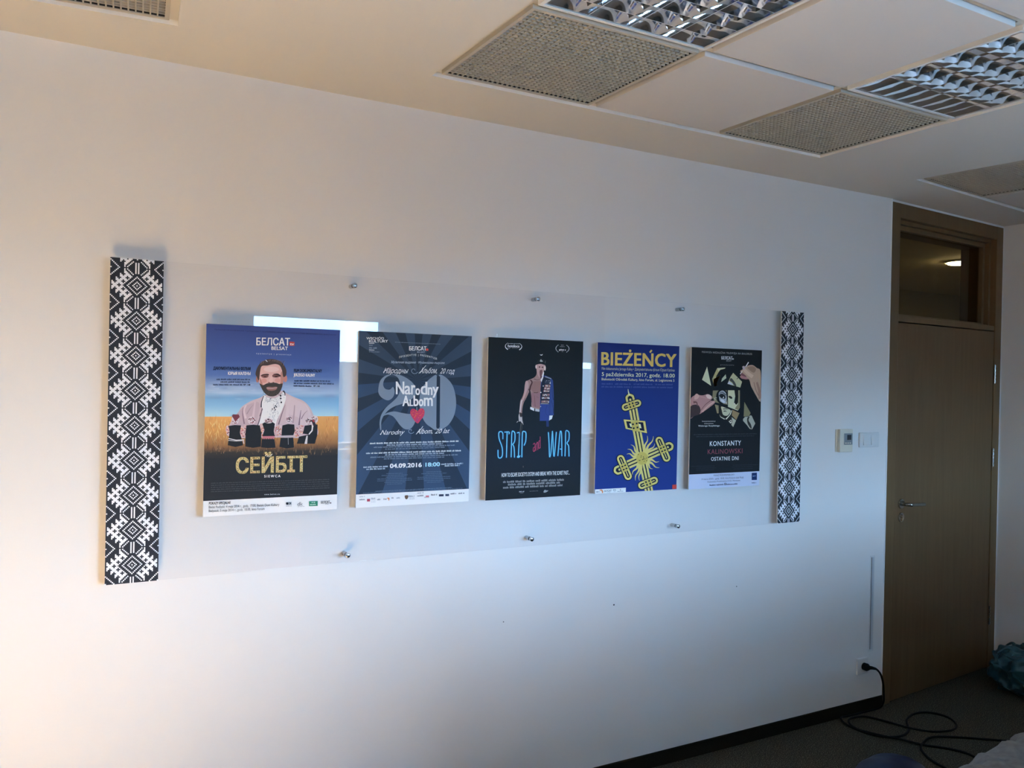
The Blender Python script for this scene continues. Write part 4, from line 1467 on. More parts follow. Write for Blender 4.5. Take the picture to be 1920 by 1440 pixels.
swirl(970, 650, 54, (140, 156, 178), 6)
a.stroke([(1040, 690), (1090, 640), (1130, 590), (1140, 580)], 7, W, smooth=4)
a.stroke([(528, 676), (560, 640), (600, 622), (640, 618)], 6, W, smooth=4)
a.text('Музычнае выданне · Wydawnictwo muzyczne', (640, 545), (1410, 556), 34, (176, 190, 206), shear=0.35)
a.text('ПРЭЗЕНТУЕ | PREZENTUJE', (756, 474), (1300, 496), 26, (222, 230, 238), space=1.25, arc=44)
a.text('WSCHÓD', (284, 203), (536, 203), 32, W, bold=0.02)
a.text('KULTURY', (322, 246), (592, 246), 36, W, bold=0.03)
a.stroke([(322, 258), (398, 260)], 7, W, cap=False)
a.stroke([(322, 354), (398, 357)], 7, W, cap=False)
a.greek((322, 296), (390, 298), 20, (120, 134, 152))
a.greek((322, 334), (440, 337), 20, (140, 154, 172))
a.greek((322, 386), (478, 389), 11, (130, 144, 162))
a.greek((696, 246), (1350, 275), 9, (122, 136, 154))
a.text('БЕЛСАТ', (900, 360), (1146, 361), 54, W, bold=0.03)
a.poly([(1140, 334), (1176, 335), (1176, 366), (1140, 366)], (196, 74, 70))
a.text('BELSAT', (1012, 396), (1126, 397), 22, (150, 162, 178), bold=0.02)
a.m = B2_
a.text('Narodny', (484, 270), (836, 262), 66, W, shear=0.5)
a.text('Albom,', (1000, 258), (1236, 250), 72, W, shear=0.5)
a.text('20 lat', (1268, 252), (1486, 244), 66, W, shear=0.5)
swirl(922, 212, 46, (150, 166, 188), 6)
a.stroke([(1000, 260), (1050, 210), (1085, 165), (1095, 150)], 7, W, smooth=4)
a.ell(488, 262, 9, 9, W)
for p0, p1, h, c in (((334, 406), (1618, 372), 22, (214, 224, 234)), ((576, 430), (1392, 407), 20, (170, 184, 200)), ((390, 460), (1560, 428), 18, (126, 142, 160)), ((556, 486), (1412, 458), 18, (112, 128, 148)),
                     ((280, 548), (1656, 508), 22, (214, 224, 234)), ((552, 570), (1408, 544), 20, (170, 184, 200)), ((340, 604), (1600, 566), 18, (126, 142, 160)), ((536, 626), (1424, 598), 18, (112, 128, 148)),
                     ((240, 748), (602, 735), 20, (198, 210, 222)), ((284, 776), (562, 766), 20, (198, 210, 222)), ((1362, 704), (1676, 692), 20, (190, 204, 218)), ((1412, 728), (1636, 719), 20, (190, 204, 218)),
                     ((414, 1090), (1520, 1034), 10, (110, 128, 150)), ((236, 1114), (1672, 1044), 10, (96, 114, 136))):
    a.greek(p0, p1, h, c)
for i, w in enumerate((120, 190, 130, 250, 250, 150, 110)):
    y = 832 + i * 25
    a.greek((692 - w, y + w * 0.03), (692 + w, y - w * 0.03), 10, (92, 112, 136), seed=i)
    a.greek((1258 - w * 0.96, y - 26 + w * 0.03), (1258 + w * 0.96, y - 26 - w * 0.03), 10, (92, 112, 136), seed=i + 9)
a.text('04.09.2016', (624, 748), (1078, 732), 58, W, bold=0.05)
a.text('18:00', (1136, 728), (1340, 720), 54, (168, 214, 238), bold=0.05)
a.stroke([(1104, 680), (1106, 740)], 4, (110, 128, 150), cap=False)
TG = (104, 110, 124)
for xx, y, w, c in ((182, 1215, 84, TG), (350, 1200, 64, (150, 156, 168)), (440, 1214, 66, (110, 116, 130)), (530, 1208, 56, (140, 130, 136)), (646, 1190, 38, (120, 126, 138)), (716, 1190, 74, (150, 156, 168)), (892, 1165, 86, (140, 146, 158)), (1016, 1160, 92, (104, 110, 122)), (1214, 1146, 90, (54, 58, 72)), (1494, 1130, 92, (60, 64, 78)), (1608, 1124, 100, (70, 74, 88)), (182, 1172, 90, (170, 176, 188)), (1016, 1120, 94, (160, 166, 178)), (1118, 1180, 90, (170, 150, 156))):
    a.greek((xx, y), (xx + w, y - w * 0.05), 22, c, seed=xx)
for k in range(3):
    a.greek((352, 1212 + k * 18), (420, 1209 + k * 18), 8, (176, 182, 192))
    a.greek((900, 1170 + k * 16), (980, 1166 + k * 16), 8, (160, 166, 176))
a.poly([(292, 1194), (336, 1192), (336, 1230), (292, 1232)], (178, 60, 76))
a.curve([(580, 1180), (610, 1176), (616, 1200), (604, 1222), (598, 1200)], (206, 132, 96))
a.curve([(838, 1146), (884, 1143), (882, 1180), (860, 1200), (840, 1182)], (96, 74, 60), 3)
a.poly([(1328, 1128), (1396, 1125), (1396, 1156), (1328, 1158)], (44, 52, 72))
a.poly([(1420, 1124), (1474, 1122), (1474, 1152), (1420, 1154)], (60, 68, 88))
a.poly([(1138, 1146), (1184, 1144), (1184, 1166), (1138, 1168)], (200, 110, 124))
a.build('poster with a huge grey number twenty over dark blue rays and a red heart')
# ------------------------------------------------------------------ poster: half soldier, half bare man on black
rnd = random.Random(33)
a = Art(1.4930, 1.9260, 1.2080, 1.8290, 1.45)
C1, C2_, CB = crop(900, 620, 9), crop(900, 780, 9), crop(960, 650, 9.6)
x0, x1, z0, z1 = a.r
a.rect(x0, x1, [(z1, (21, 24, 26)), (zf(C2_, (900, 0)), (20, 26, 32)), (zf(C2_, (900, 700)), (22, 28, 38)), (z0, (20, 23, 27))])
W = (226, 226, 226)
a.L = 1
a.m = C1
for sx, cx, cy, ry, rx in ((-1, 470, 262, 56, 44), (1, 662, 268, 56, 44), (-1, 1330, 300, 64, 48), (1, 1452, 304, 64, 48)):
    P = [(cx + sx * rx * (1 - (2 * t - 1) ** 2), cy - ry + 2 * ry * t) for t in [i / 8 for i in range(9)]]
    big = cy < 290
    for i in range(8):
        x, y = P[i]
        xn, yn = P[i + 1]
        if big:
            a.taper([(x, y), (xn, yn)], 4 + i * 1.6, 4 + (i + 1) * 1.6, W)
        else:
            a.ell((x + xn) / 2 + sx * 3, (y + yn) / 2, 9, 5, (190, 192, 194), rot=1.57 - sx * (0.9 - i * 0.22), n=10)
a.text('hotdocs', (470, 278), (664, 284), 44, W, bold=0.04)
a.greek((474, 222), (664, 228), 12, (170, 172, 174))
a.greek((476, 302), (516, 304), 10, (160, 162, 164))
a.greek((540, 303), (640, 306), 5, (130, 132, 134))
a.text('gdest »', (1334, 332), (1448, 336), 26, (206, 206, 208), bold=0.04)
a.greek((1368, 250), (1418, 252), 12, (140, 142, 144))
a.greek((1350, 274), (1434, 277), 14, (130, 132, 134))
a.greek((1378, 358), (1408, 359), 8, (160, 160, 162))
# figure
a.m = CB
SK = (146, 116, 110)
a.curve([(445, 320), (440, 400), (444, 470), (430, 520), (390, 560), (300, 600), (250, 630), (228, 700), (220, 790), (190, 900), (150, 980), (140, 1080), (130, 1200), (150, 1250), (176, 1240), (186, 1120), (210, 1010), (258, 920), (300, 830), (318, 770), (340, 840), (352, 950), (350, 1080), (400, 1110), (498, 1120), (512, 900), (516, 640), (520, 560), (560, 480), (580, 400), (590, 320)], SK, 3)
a.L += 1
a.curve([(360, 640), (440, 620), (520, 640), (524, 800), (470, 830), (390, 820), (340, 760)], (134, 101, 95), 4)
a.curve([(356, 830), (420, 850), (510, 830), (506, 1080), (430, 1090), (362, 1040)], (136, 100, 102), 4)
a.taper([(330, 600), (360, 640), (330, 720), (320, 780)], 20, 30, (74, 44, 44))
a.taper([(396, 580), (450, 600), (500, 590)], 10, 6, (84, 56, 54))
a.curve([(240, 640), (280, 620), (300, 700), (260, 820), (228, 900), (196, 980), (186, 940), (220, 830)], (172, 140, 136), 3)
a.taper([(176, 960), (158, 1060), (144, 1180)], 26, 26, (186, 166, 162))
a.L += 1
a.taper([(388, 826), (430, 832), (470, 822)], 10, 8, (64, 34, 36))
a.taper([(404, 880), (410, 980), (416, 1080)], 5, 8, (98, 66, 68))
a.taper([(440, 900), (480, 920)], 6, 4, (104, 74, 74))
a.taper([(300, 760), (330, 870), (350, 990)], 14, 6, (54, 38, 38))
a.taper([(198, 1000), (236, 930), (256, 950)], 5, 5, (92, 72, 68))
a.curve([(120, 1230), (150, 1200), (178, 1240), (186, 1330), (196, 1380), (172, 1370), (150, 1340), (124, 1344)], (172, 164, 160), 3)
a.taper([(108, 1340), (84, 1366)], 16, 8, (160, 150, 146))
a.taper([(184, 1340), (202, 1404)], 16, 8, (150, 142, 138))
a.taper([(160, 1380), (178, 1420), (168, 1520), (110, 1780)], 10, 8, (70, 66, 60))
a.curve([(136, 1200), (160, 1190), (184, 1210), (176, 1262), (146, 1262)], (56, 46, 44), 3)
# belt and jacket half
a.poly([(330, 1082), (400, 1108), (398, 1158), (326, 1124)], (200, 200, 200))
a.poly([(418, 1112), (496, 1130), (492, 1172), (416, 1160)], (172, 172, 174))
a.L += 1
NV = (34, 46, 92)
a.poly([(520, 640), (560, 520), (600, 520), (700, 560), (738, 610), (744, 700), (752, 900), (752, 1230), (680, 1240), (662, 1335), (498, 1335), (504, 1050), (508, 850)], (40, 58, 112))
a.poly([(640, 1335), (660, 1335), (664, 1440), (618, 1440), (614, 1335)], (32, 48, 90))
a.L += 1
a.poly([(506, 1040), (660, 1040), (664, 1335), (498, 1335)], (42, 60, 120))
a.poly([(700, 560), (738, 610), (748, 900), (752, 1232), (690, 1238), (690, 900), (684, 650)], (44, 64, 116))
a.poly([(548, 560), (600, 530), (690, 580), (690, 650), (670, 1030), (512, 1030), (512, 760)], (28, 32, 46))
a.L += 1
a.taper([(718, 700), (728, 850), (744, 960)], 5, 12, (30, 38, 74))
a.taper([(706, 960), (740, 1100), (744, 1200)], 5, 10, (30, 38, 74))
a.taper([(630, 1060), (600, 1170), (640, 1250)], 6, 4, (34, 46, 92))
a.poly([(596, 528), (706, 568), (702, 588), (592, 548)], (126, 130, 140))
for k in range(14):
    y = 600
    a.ell(600 + (k % 5) * 22, 612 + (k // 5) * 22, 8, 9, rnd.choice(((128, 132, 142), (90, 94, 108), (60, 66, 84))), n=8)
for r, y in enumerate((705, 752, 800, 868, 922, 990)):
    xa, xb = (590 - r * 14, 688 - r * 4)
    xa = max(526, xa)
    a.poly([(xa, y - 22), (xb, y - 26), (xb, y + 20), (xa, y + 22)], rnd.choice(((112, 74, 80), (96, 80, 84), (118, 92, 92))))
a.L += 1
for r, y in enumerate((705, 752, 800, 868, 922, 990)):
    xa, xb = max(526, 590 - r * 14), 688 - r * 4
    n = 6
    for k in range(n):
        x = xa + (xb - xa) * (k + 0.5) / n
        a.ell(x, y + rnd.uniform(-6, 8), 9, 12, rnd.choice(((206, 196, 190), (176, 130, 126), (150, 96, 96), (228, 222, 214), (196, 170, 140), (120, 104, 108))), n=9)
a.poly([(518, 1018), (660, 1022), (658, 1034), (516, 1034)], (136, 134, 136))
for x, y, r in ((686, 656, 11), (562, 708, 11), (518, 824, 11), (664, 930, 12), (586, 800, 11), (515, 1078, 7)):
    a.ell(x, y, r, r, (228, 226, 226), n=10)
a.poly([(672, 1240), (734, 1238), (716, 1300), (666, 1330)], (206, 212, 222))
# neck, collar, head
a.L += 1
a.poly([(560, 420), (576, 470), (560, 560), (528, 640), (512, 600), (540, 540), (544, 480)], (208, 212, 222))
a.curve([(446, 316), (442, 380), (446, 450), (466, 520), (508, 560), (548, 500), (572, 430), (592, 390), (590, 320), (520, 306)], (168, 136, 132), 3)
a.ell(434, 362, 14, 34, (196, 178, 172))
a.ell(592, 388, 15, 44, (200, 186, 180))
a.L += 1
a.curve([(496, 440), (520, 410), (546, 430), (536, 500), (516, 570), (500, 520)], (104, 70, 70), 3)
a.ell(496, 366, 17, 12, (72, 44, 46))
a.ell(546, 370, 17, 12, (72, 44, 46))
a.taper([(520, 350), (520, 420)], 10, 14, (186, 154, 150))
a.curve([(428, 320), (440, 280), (480, 232), (530, 214), (580, 240), (604, 290), (600, 330), (520, 310), (450, 318)], (30, 34, 34), 3)
a.L += 1
a.taper([(438, 312), (520, 296), (600, 318)], 22, 22, (14, 16, 18))
a.curve([(500, 262), (520, 226), (534, 244), (556, 262), (528, 274)], (150, 154, 150), 3)
a.curve([(496, 138), (524, 146), (552, 134), (540, 156), (518, 158)], (206, 206, 200), 3)
a.taper([(604, 250), (594, 300)], 5, 9, (84, 88, 88))
# neon letters
a.m = C2_
a.L += 1
GLO, NEO, CORE = (16, 40, 72), (74, 160, 214), (130, 200, 240)
S = lambda dx: None
letters = [
    [[(384, 385), (384, 300), (368, 268), (340, 262), (318, 280), (314, 330), (326, 400), (360, 490), (376, 560), (376, 660), (352, 704), (320, 706), (304, 676), (302, 578)]],
    [[(416, 272), (480, 268), (494, 284), (486, 300)], [(456, 276), (450, 480), (444, 696)]],
    [[(524, 690), (530, 470), (538, 270), (570, 264), (588, 300), (586, 410), (562, 466), (548, 476), (570, 520), (578, 600), (580, 694)]],
    [[(628, 284), (660, 280), (664, 320), (656, 480), (648, 660), (660, 690)], [(648, 668), (628, 692), (656, 696), (672, 672)]],
    [[(704, 690), (708, 480), (716, 280), (748, 262), (774, 290), (770, 420), (744, 492)]],
    [[(1152, 280), (1164, 460), (1170, 660), (1178, 688), (1196, 600), (1216, 300), (1222, 262), (1230, 400), (1236, 600), (1248, 684), (1264, 560), (1276, 400), (1286, 276)]],
    [[(1312, 668), (1326, 520), (1346, 300), (1360, 254), (1374, 300), (1378, 480), (1380, 670)], [(1352, 556), (1378, 560)]],
    [[(1432, 674), (1440, 470), (1446, 262), (1480, 254), (1502, 290), (1498, 400), (1466, 456), (1492, 500), (1498, 590), (1500, 676)]]]
for strokes in letters:
    for st in strokes:
        a.stroke(st, 40, GLO, smooth=3)
a.L += 1
for strokes in letters:
    for st in strokes:
        a.stroke(st, 17, NEO, smooth=4)
a.L += 1
for strokes in letters:
    for st in strokes:
        a.stroke(st, 6, CORE, smooth=4)
PK, PC = (160, 46, 84), (208, 96, 128)
ands = [[(896, 480), (914, 458), (926, 480), (926, 590)], [(926, 520), (900, 536), (896, 584), (910, 600), (926, 570)], [(944, 580), (946, 470)], [(946, 490), (964, 440), (974, 460), (974, 570)], [(1014, 350), (1014, 540)], [(1014, 420), (994, 420), (988, 480), (990, 548), (1014, 530)]]
for st in ands:
    a.stroke(st, 9, PK, smooth=3)
a.L += 1
for st in ands:
    a.stroke(st, 3, PC, smooth=3)
a.taper([(690, 130), (676, 240), (656, 400), (652, 480)], 8, 5, (92, 90, 84))
a.text("HOW TO ESCAPE SOCIETY'S SYSTEM AND BREAK WITH THE SOVIET PAST...", (362, 1030), (1510, 986), 64, (214, 214, 214), bold=0.006)
for p0, p1 in (((388, 1130), (1430, 1090)), ((470, 1174), (1356, 1138)), ((388, 1226), (1420, 1182))):
    a.greek(p0, p1, 34, (128, 130, 132), fill=0.7)
a.greek((658, 1286), (750, 1282), 20, (170, 172, 174))
a.greek((676, 1304), (736, 1301), 10, (130, 132, 134))
a.greek((836, 1276), (986, 1268), 14, (84, 86, 88))
a.curve([(1072, 1290), (1076, 1262), (1096, 1246), (1120, 1256), (1152, 1258), (1124, 1280), (1100, 1290)], (140, 142, 140), 3)
a.ell(728, 856, 9, 16, (66, 66, 64))
a.build('black poster of a man half bare-chested and half in uniform with neon lettering')
# ------------------------------------------------------------------ poster: yellow woven cross on blue
rnd = random.Random(44)
a = Art(1.9970, 2.4280, 1.2090, 1.8285, 1.28)
D1, D2_ = crop(1100, 630, 9.6), crop(1100, 780, 9)
x0, x1, z0, z1 = a.r
a.rect(x0, x1, [(z1, (24, 38, 98)), (zf(D1, (900, 800)), (25, 46, 112)), (z0, (27, 50, 120))])
Y, YD, W = (206, 190, 112), (190, 170, 86), (224, 214, 170)
INK = (16, 20, 44)
a.L = 1
a.m = D1
a.ell(782, 268, 22, 24, (206, 178, 96))
a.stroke([(1138, 298), (1172, 254)], 30, (206, 178, 96), cap=False)
a.text('BIEZENCY', (268, 520), (1606, 556), 226, (206, 178, 96), bold=0.03, space=1.05)
a.text('Film dokumentalny Jerzego Kaliny • Дакументальны фільм Юрыя Каліны', (272, 606), (1582, 640), 46, (172, 168, 150), bold=0.008)
a.text('5 października 2017, godz. 18.00', (272, 718), (1584, 748), 66, W, bold=0.012)
a.text('Białostocki Ośrodek Kultury, kino Forum, ul. Legionowa 5', (270, 796), (1578, 822), 44, (214, 206, 172), bold=0.006)
for p0, p1 in (((272, 872), (478, 876)), ((510, 876), (800, 880)), ((846, 878), (1188, 884)), ((1236, 884), (1572, 888))):
    a.greek(p0, p1, 26, (66, 84, 138))
a.greek((266, 926), (820, 932), 28, (62, 80, 136))
a.greek((836, 932), (1572, 942), 28, (62, 80, 136))
# the cross is worked in D2 pixels; D1 rows fold into it
a.m = D2_
def d1(x, y):
    px, py = D1((x, y))
    return ((px - 1100) * 9, (py - 780) * 9)
def unit(cx, cy, ax, ay):
    """local frame along a bar direction"""
    l = math.hypot(ax, ay)
    ux, uy = ax / l, ay / l
    return lambda s, t: (cx + ux * s - uy * t, cy + uy * s + ux * t)
def band(P, Q):
    """three parallel yellow bands with dark gaps"""
    f = unit(P[0], P[1], Q[0] - P[0], Q[1] - P[1])
    L = math.hypot(Q[0] - P[0], Q[1] - P[1])
    a.poly([f(0, -72), f(L, -72), f(L, 72), f(0, 72)], INK)
    a.L += 1
    for t in (-54, 0, 54):
        a.poly([f(0, t - 17), f(L, t - 17), f(L, t + 17), f(0, t + 17)], Y)
    a.L += 1
def loop(f, s0, s1, w, tip=True, square=False):
    """woven knot: an elongated ring lying across the bar, with an inner dark ring and dark weave dots"""
    def ring(rs, rt, c, k=0.0):
        if square:
            a.poly([f(s0 - rs, -w - rt - k), f(s1 + rs, -w - rt + k), f(s1 + rs, w + rt + k), f(s0 - rs, w + rt - k)], c)
        else:
            pts = []
            mid = (s0 + s1) / 2
            hr = (s1 - s0) / 2 + rs
            for i in range(17):
                t = math.pi * i / 16
                pts.append(f(mid + hr * math.cos(t), w + (hr) * math.sin(t) * (1.0)))
            for i in range(17):
                t = math.pi + math.pi * i / 16
                pts.append(f(mid + hr * math.cos(t), -w + (hr) * math.sin(t) * (1.0)))
            a.poly(pts, c)
    ring(14, 14, INK)
    a.L += 1
    ring(0, 0, Y)
    a.L += 1
    ring(-32, -32, INK)
    a.L += 1
    ring(-32 - (s1 - s0) / 2 * 0.36, 0, Y)
    a.L += 1
    # where the bar passes over the ring
    a.poly([f(s0 + 6, -66), f(s1 - 6, -66), f(s1 - 6, 66), f(s0 + 6, 66)], YD)
    a.L += 1
    m = (s0 + s1) / 2
    q = (s1 - s0) * 0.20
    for s in (m - q, m + q):
        for t in (-28, 28):
            a.poly([f(s - 15, t - 12), f(s + 15, t - 12), f(s + 15, t + 12), f(s - 15, t + 12)], INK)
    a.L += 1
C0 = (935, 715)
TOPK = d1(805, 1245)
band(C0, (TOPK[0] + 10, TOPK[1] - 40))
band(C0, (1320, 545))
band(C0, (610, 860))
band(C0, (1050, 1280))
# sun
for ang, l in ((-128, 300), (-146, 290), (-163, 270), (-76, 390), (-62, 420), (-48, 330), (12, 290), (30, 330), (47, 250), (122, 330), (108, 390), (98, 380)):
    t = math.radians(ang)
    P = []
    for i in range(9):
        r = 40 + (l - 40) * i / 8
        w = 16 * math.sin(i * 1.25) * (0.4 + 0.6 * i / 8)
        P.append((C0[0] + math.cos(t) * r - math.sin(t) * w, C0[1] + math.sin(t) * r + math.cos(t) * w))
    a.taper(P, 62, 4, Y)
a.L += 1
a.ell(C0[0], C0[1], 100, 108, YD)
a.L += 1
for k in range(14):
    t, r = rnd.uniform(0, 6.28), rnd.uniform(20, 95)
    a.ell(C0[0] + r * math.cos(t), C0[1] + r * math.sin(t), 7, 8, (60, 54, 30), n=8)
f = unit(TOPK[0], TOPK[1], 0.22, 1)
# upward end loop, cross loop
def endloop(f, s0, s1):
    P = [f(s1, -54), f(s0 + 40, -56), f(s0 + 8, -36), f(s0 - 8, 0), f(s0 + 8, 36), f(s0 + 40, 56), f(s1, 54)]
    a.stroke(P, 62, INK, smooth=3)
    a.L += 1
    a.poly(P, INK)
    a.L += 1
    a.stroke(P, 36, Y, smooth=4)
    a.taper([f(s0 + 58, 0), f(s1, 0)], 34, 34, Y)
    a.L += 1
endloop(f, -170, 0)
loop(unit(TOPK[0], TOPK[1], 0.30, 0.9), -60, 60, 108)
tp = d1(742, 955)
a.taper([tp, d1(748, 1000), d1(764, 1070)], 5, 26, W)
# slanted plate
pl = unit(818, 168, 0.20, 1)
A_ = [(620, 58), (985, 86), (1016, 290), (655, 215)]
def inset(P, k):
    cx, cy = sum(p[0] for p in P) / 4, sum(p[1] for p in P) / 4
    return [(cx + (x - cx) * k, cy + (y - cy) * (k - (1 - k) * 0.35)) for x, y in P]
a.poly(inset(A_, 1.04), INK)
a.L += 1
a.poly(A_, Y)
a.L += 1
a.poly(inset(A_, 0.79), INK)
a.L += 1
a.poly(inset(A_, 0.52), W)
a.L += 1
a.poly([pl(-88, -62), pl(88, -62), pl(88, 62), pl(-88, 62)], YD)
a.L += 1
for s in (-36, 32):
    for t in (-30, 34):
        a.poly([pl(s - 14, t - 15), pl(s + 14, t - 15), pl(s + 14, t + 15), pl(s - 14, t + 15)], INK)
a.L += 1
for (kx, ky), (ux, uy) in (((1282, 560), (0.92, -0.39)), ((632, 868), (-0.92, 0.39))):
    g = unit(kx, ky, ux, uy)
    endloop(unit(kx, ky, -ux, -uy), -165, 0)
    loop(g, -62, 62, 160)
g = unit(1030, 1128, 0.25, 0.97)
loop(unit(1030, 1128, 0.36, 0.93), -62, 62, 112)
# footer label and red corner
a.L += 1
xl, zt = a.xz((134, 1238))
xr, _ = a.xz((655, 1200))
a.raw([(x0, zt), (xr, zt), (xr, z0), (x0, z0)], [a.ink((214, 224, 238))] * 4)
xa, za = a.xz((1440, 1160))
a.raw([(xa, za), (x1 - 0.001, za), (x1 - 0.001, z0 + 0.002), (xa, z0 + 0.002)], [a.ink((198, 66, 58))] * 4)
a.L += 1
a.greek((156, 1290), (222, 1286), 22, (112, 116, 128))
a.curve([(206, 1252), (240, 1238), (268, 1256), (270, 1290), (252, 1300), (244, 1264)], (204, 126, 84), 3)
a.text('БЕЛСАТ', (290, 1280), (412, 1272), 28, (80, 84, 96), bold=0.02)
a.greek((336, 1296), (400, 1292), 10, (140, 146, 158))
a.text('BOK', (442, 1258), (490, 1256), 20, (70, 76, 92), bold=0.02)
a.greek((446, 1280), (486, 1278), 9, (150, 156, 168))
a.stroke([(562, 1234), (564, 1258)], 9, (104, 110, 126))
a.greek((512, 1278), (612, 1272), 12, (120, 128, 144))
a.build('deep blue poster with a yellow woven cross and large yellow title')
# ------------------------------------------------------------------ poster: torn portrait pieces on black
rnd = random.Random(55)
a = Art(2.4975, 2.9210, 1.2040, 1.8275, 1.75)
E1, E2_, E3 = crop(1280, 640, 10.2875), crop(1280, 780, 9.6), crop(1280, 670, 9)
x0, x1, z0, z1 = a.r
zft = zf(E2_, (740, 1024))
a.rect(x0, x1, [(z1, (18, 19, 20)), (zft, (19, 20, 24))])
a.rect(x0, x1, [(zft, (160, 166, 184)), (z0, (160, 166, 184))])
W = (206, 206, 204)
a.L = 1
a.m = E1
a.text('PIERWSZA NIEZALEŻNA TELEWIZJA NA BIAŁORUSI', (372, 222), (1336, 262), 34, (150, 150, 150), space=1.25)
a.text('БЕЛСАТ', (748, 348), (958, 352), 56, (196, 196, 196), bold=0.03)
a.ell(970, 340, 18, 16, (150, 150, 150))
a.text('BELSAT', (842, 388), (942, 388), 26, (120, 120, 120), bold=0.03)
a.text('przedstawia', (730, 462), (988, 468), 22, (140, 140, 140), space=1.7)
a.m = E3
PA, PB, PC = (172, 172, 142), (128, 122, 92), (150, 128, 88)
# loose shards
a.poly([(412, 158), (480, 480), (326, 378)], PA)
a.poly([(580, 185), (720, 174), (712, 192), (634, 212), (600, 260), (560, 330), (556, 390), (586, 468), (540, 496), (516, 440), (498, 364)], (150, 142, 100))
a.poly([(640, 300), (560, 340), (556, 392), (584, 470), (540, 495), (520, 450), (520, 366)], (162, 132, 88))
a.poly([(726, 286), (736, 352), (650, 416), (664, 356)], (168, 168, 140))
a.poly([(852, 262), (1002, 412), (972, 510), (756, 448), (806, 330)], (160, 158, 124))
a.L += 1
a.poly([(584, 182), (722, 172), (712, 188), (640, 204), (604, 240)], PA)
a.poly([(756, 448), (782, 398), (860, 468)], (168, 172, 180))
a.curve([(792, 390), (820, 350), (880, 420), (906, 486), (868, 476), (836, 424)], (60, 60, 56), 3)
a.poly([(910, 362), (930, 344), (936, 352), (918, 370)], (24, 24, 24))
# central portrait pieces
a.poly([(510, 560), (742, 556), (756, 800), (548, 760), (500, 680)], (112, 104, 78))
a.poly([(764, 556), (966, 556), (964, 850), (930, 900), (764, 836)], PA)
a.poly([(610, 800), (826, 886), (850, 880), (960, 938), (904, 1060), (850, 1176), (770, 1082), (740, 1050), (690, 1030), (620, 980)], (30, 28, 24))
a.poly([(542, 796), (606, 812), (606, 944), (580, 944)], (120, 112, 84))
a.L += 1
a.poly([(872, 556), (940, 556), (936, 760), (906, 800), (866, 770), (886, 660)], (26, 22, 18))
a.poly([(944, 556), (966, 556), (964, 850), (930, 892), (880, 866), (930, 790)], (120, 112, 84))
a.ell(664, 660, 100, 124, (14, 14, 14), n=28)
a.curve([(770, 660), (800, 650), (836, 676), (830, 700), (796, 692)], (40, 38, 32), 3)
a.L += 1
a.curve([(610, 600), (670, 558), (726, 600), (742, 690), (726, 770), (690, 776), (630, 740), (616, 690)], (140, 142, 146), 4)
a.ell(872, 784, 12, 16, (184, 180, 164))
a.L += 1
a.curve([(612, 640), (660, 612), (716, 646), (720, 690), (690, 700), (640, 680)], (26, 26, 28), 4)
a.taper([(618, 612), (668, 590), (730, 640)], 8, 16, (40, 40, 42))
a.curve([(640, 710), (690, 720), (716, 760), (680, 768), (650, 740)], (172, 176, 182), 3)
a.L += 1
a.ell(684, 676, 13, 15, (190, 196, 204))
a.ell(668, 664, 17, 19, (12, 12, 14))
a.ell(736, 770, 10, 12, (170, 170, 164))
# lower face, collar, coat
a.curve([(650, 830), (740, 860), (806, 890), (800, 930), (760, 980), (710, 984), (676, 960), (660, 900)], (164, 162, 136), 3)
a.poly([(842, 888), (958, 940), (904, 1056), (828, 980)], (128, 108, 76))
a.poly([(836, 884), (812, 960), (740, 1048), (720, 1040), (790, 970), (820, 900)], (186, 184, 164))
a.poly([(620, 962), (640, 1000), (720, 1040), (700, 1048), (636, 1010)], (172, 170, 152))
a.poly([(824, 1010), (900, 1064), (852, 1176), (820, 1140), (836, 1080)], (146, 146, 130))
a.poly([(776, 1080), (820, 1050), (826, 1100), (806, 1118)], (176, 174, 158))
a.L += 1
a.taper([(684, 872), (730, 870), (760, 880)], 14, 6, (30, 28, 26))
a.taper([(690, 910), (720, 906), (740, 914)], 18, 8, (36, 34, 30))
a.ell(804, 1082, 9, 12, (24, 24, 24))
# right-hand shards
a.poly([(1040, 752), (1146, 940), (1120, 990), (1028, 1000)], (108, 104, 76))
a.poly([(1018, 1040), (1050, 1004), (1108, 1000), (1150, 976), (1166, 990), (1224, 1116), (1170, 1214), (1130, 1206), (1080, 1140), (1018, 1070)], (140, 140, 128))
a.L += 1
a.curve([(1090, 1020), (1130, 1000), (1110, 1060), (1150, 1130), (1164, 1206), (1130, 1180), (1090, 1100)], (40, 38, 34), 3)
# hands in from both sides
H1, H2, HS, HL = (150, 112, 108), (172, 138, 128), (98, 66, 64), (190, 164, 156)
a.L += 1
a.curve([(130, 720), (200, 640), (236, 612), (280, 636), (350, 640), (420, 620), (480, 650), (498, 690), (470, 730), (540, 736), (536, 776), (470, 830), (390, 890), (330, 930), (280, 960), (190, 990), (124, 1020)], H1, 4)
a.L += 1
a.curve([(130, 830), (250, 800), (300, 880), (280, 960), (190, 990), (124, 1020)], (52, 40, 40), 3)
a.taper([(300, 900), (380, 800), (470, 730)], 8, 12, HS)
a.taper([(330, 920), (430, 820), (530, 750)], 24, 26, H2)
a.curve([(200, 650), (236, 616), (280, 650), (250, 700), (200, 710)], H2, 3)
a.curve([(390, 640), (440, 626), (486, 660), (470, 700), (420, 690)], HL, 3)
a.taper([(180, 760), (230, 760), (250, 820)], 40, 12, HS)
a.taper([(290, 660), (360, 680), (440, 700)], 10, 10, (168, 128, 122))
a.L += 1
a.stroke([(498, 704), (576, 684)], 14, (44, 40, 34))
a.taper([(520, 694), (574, 680)], 6, 6, (196, 188, 160))
a.taper([(540, 690), (548, 722)], 6, 8, (196, 188, 160))
a.L += 1
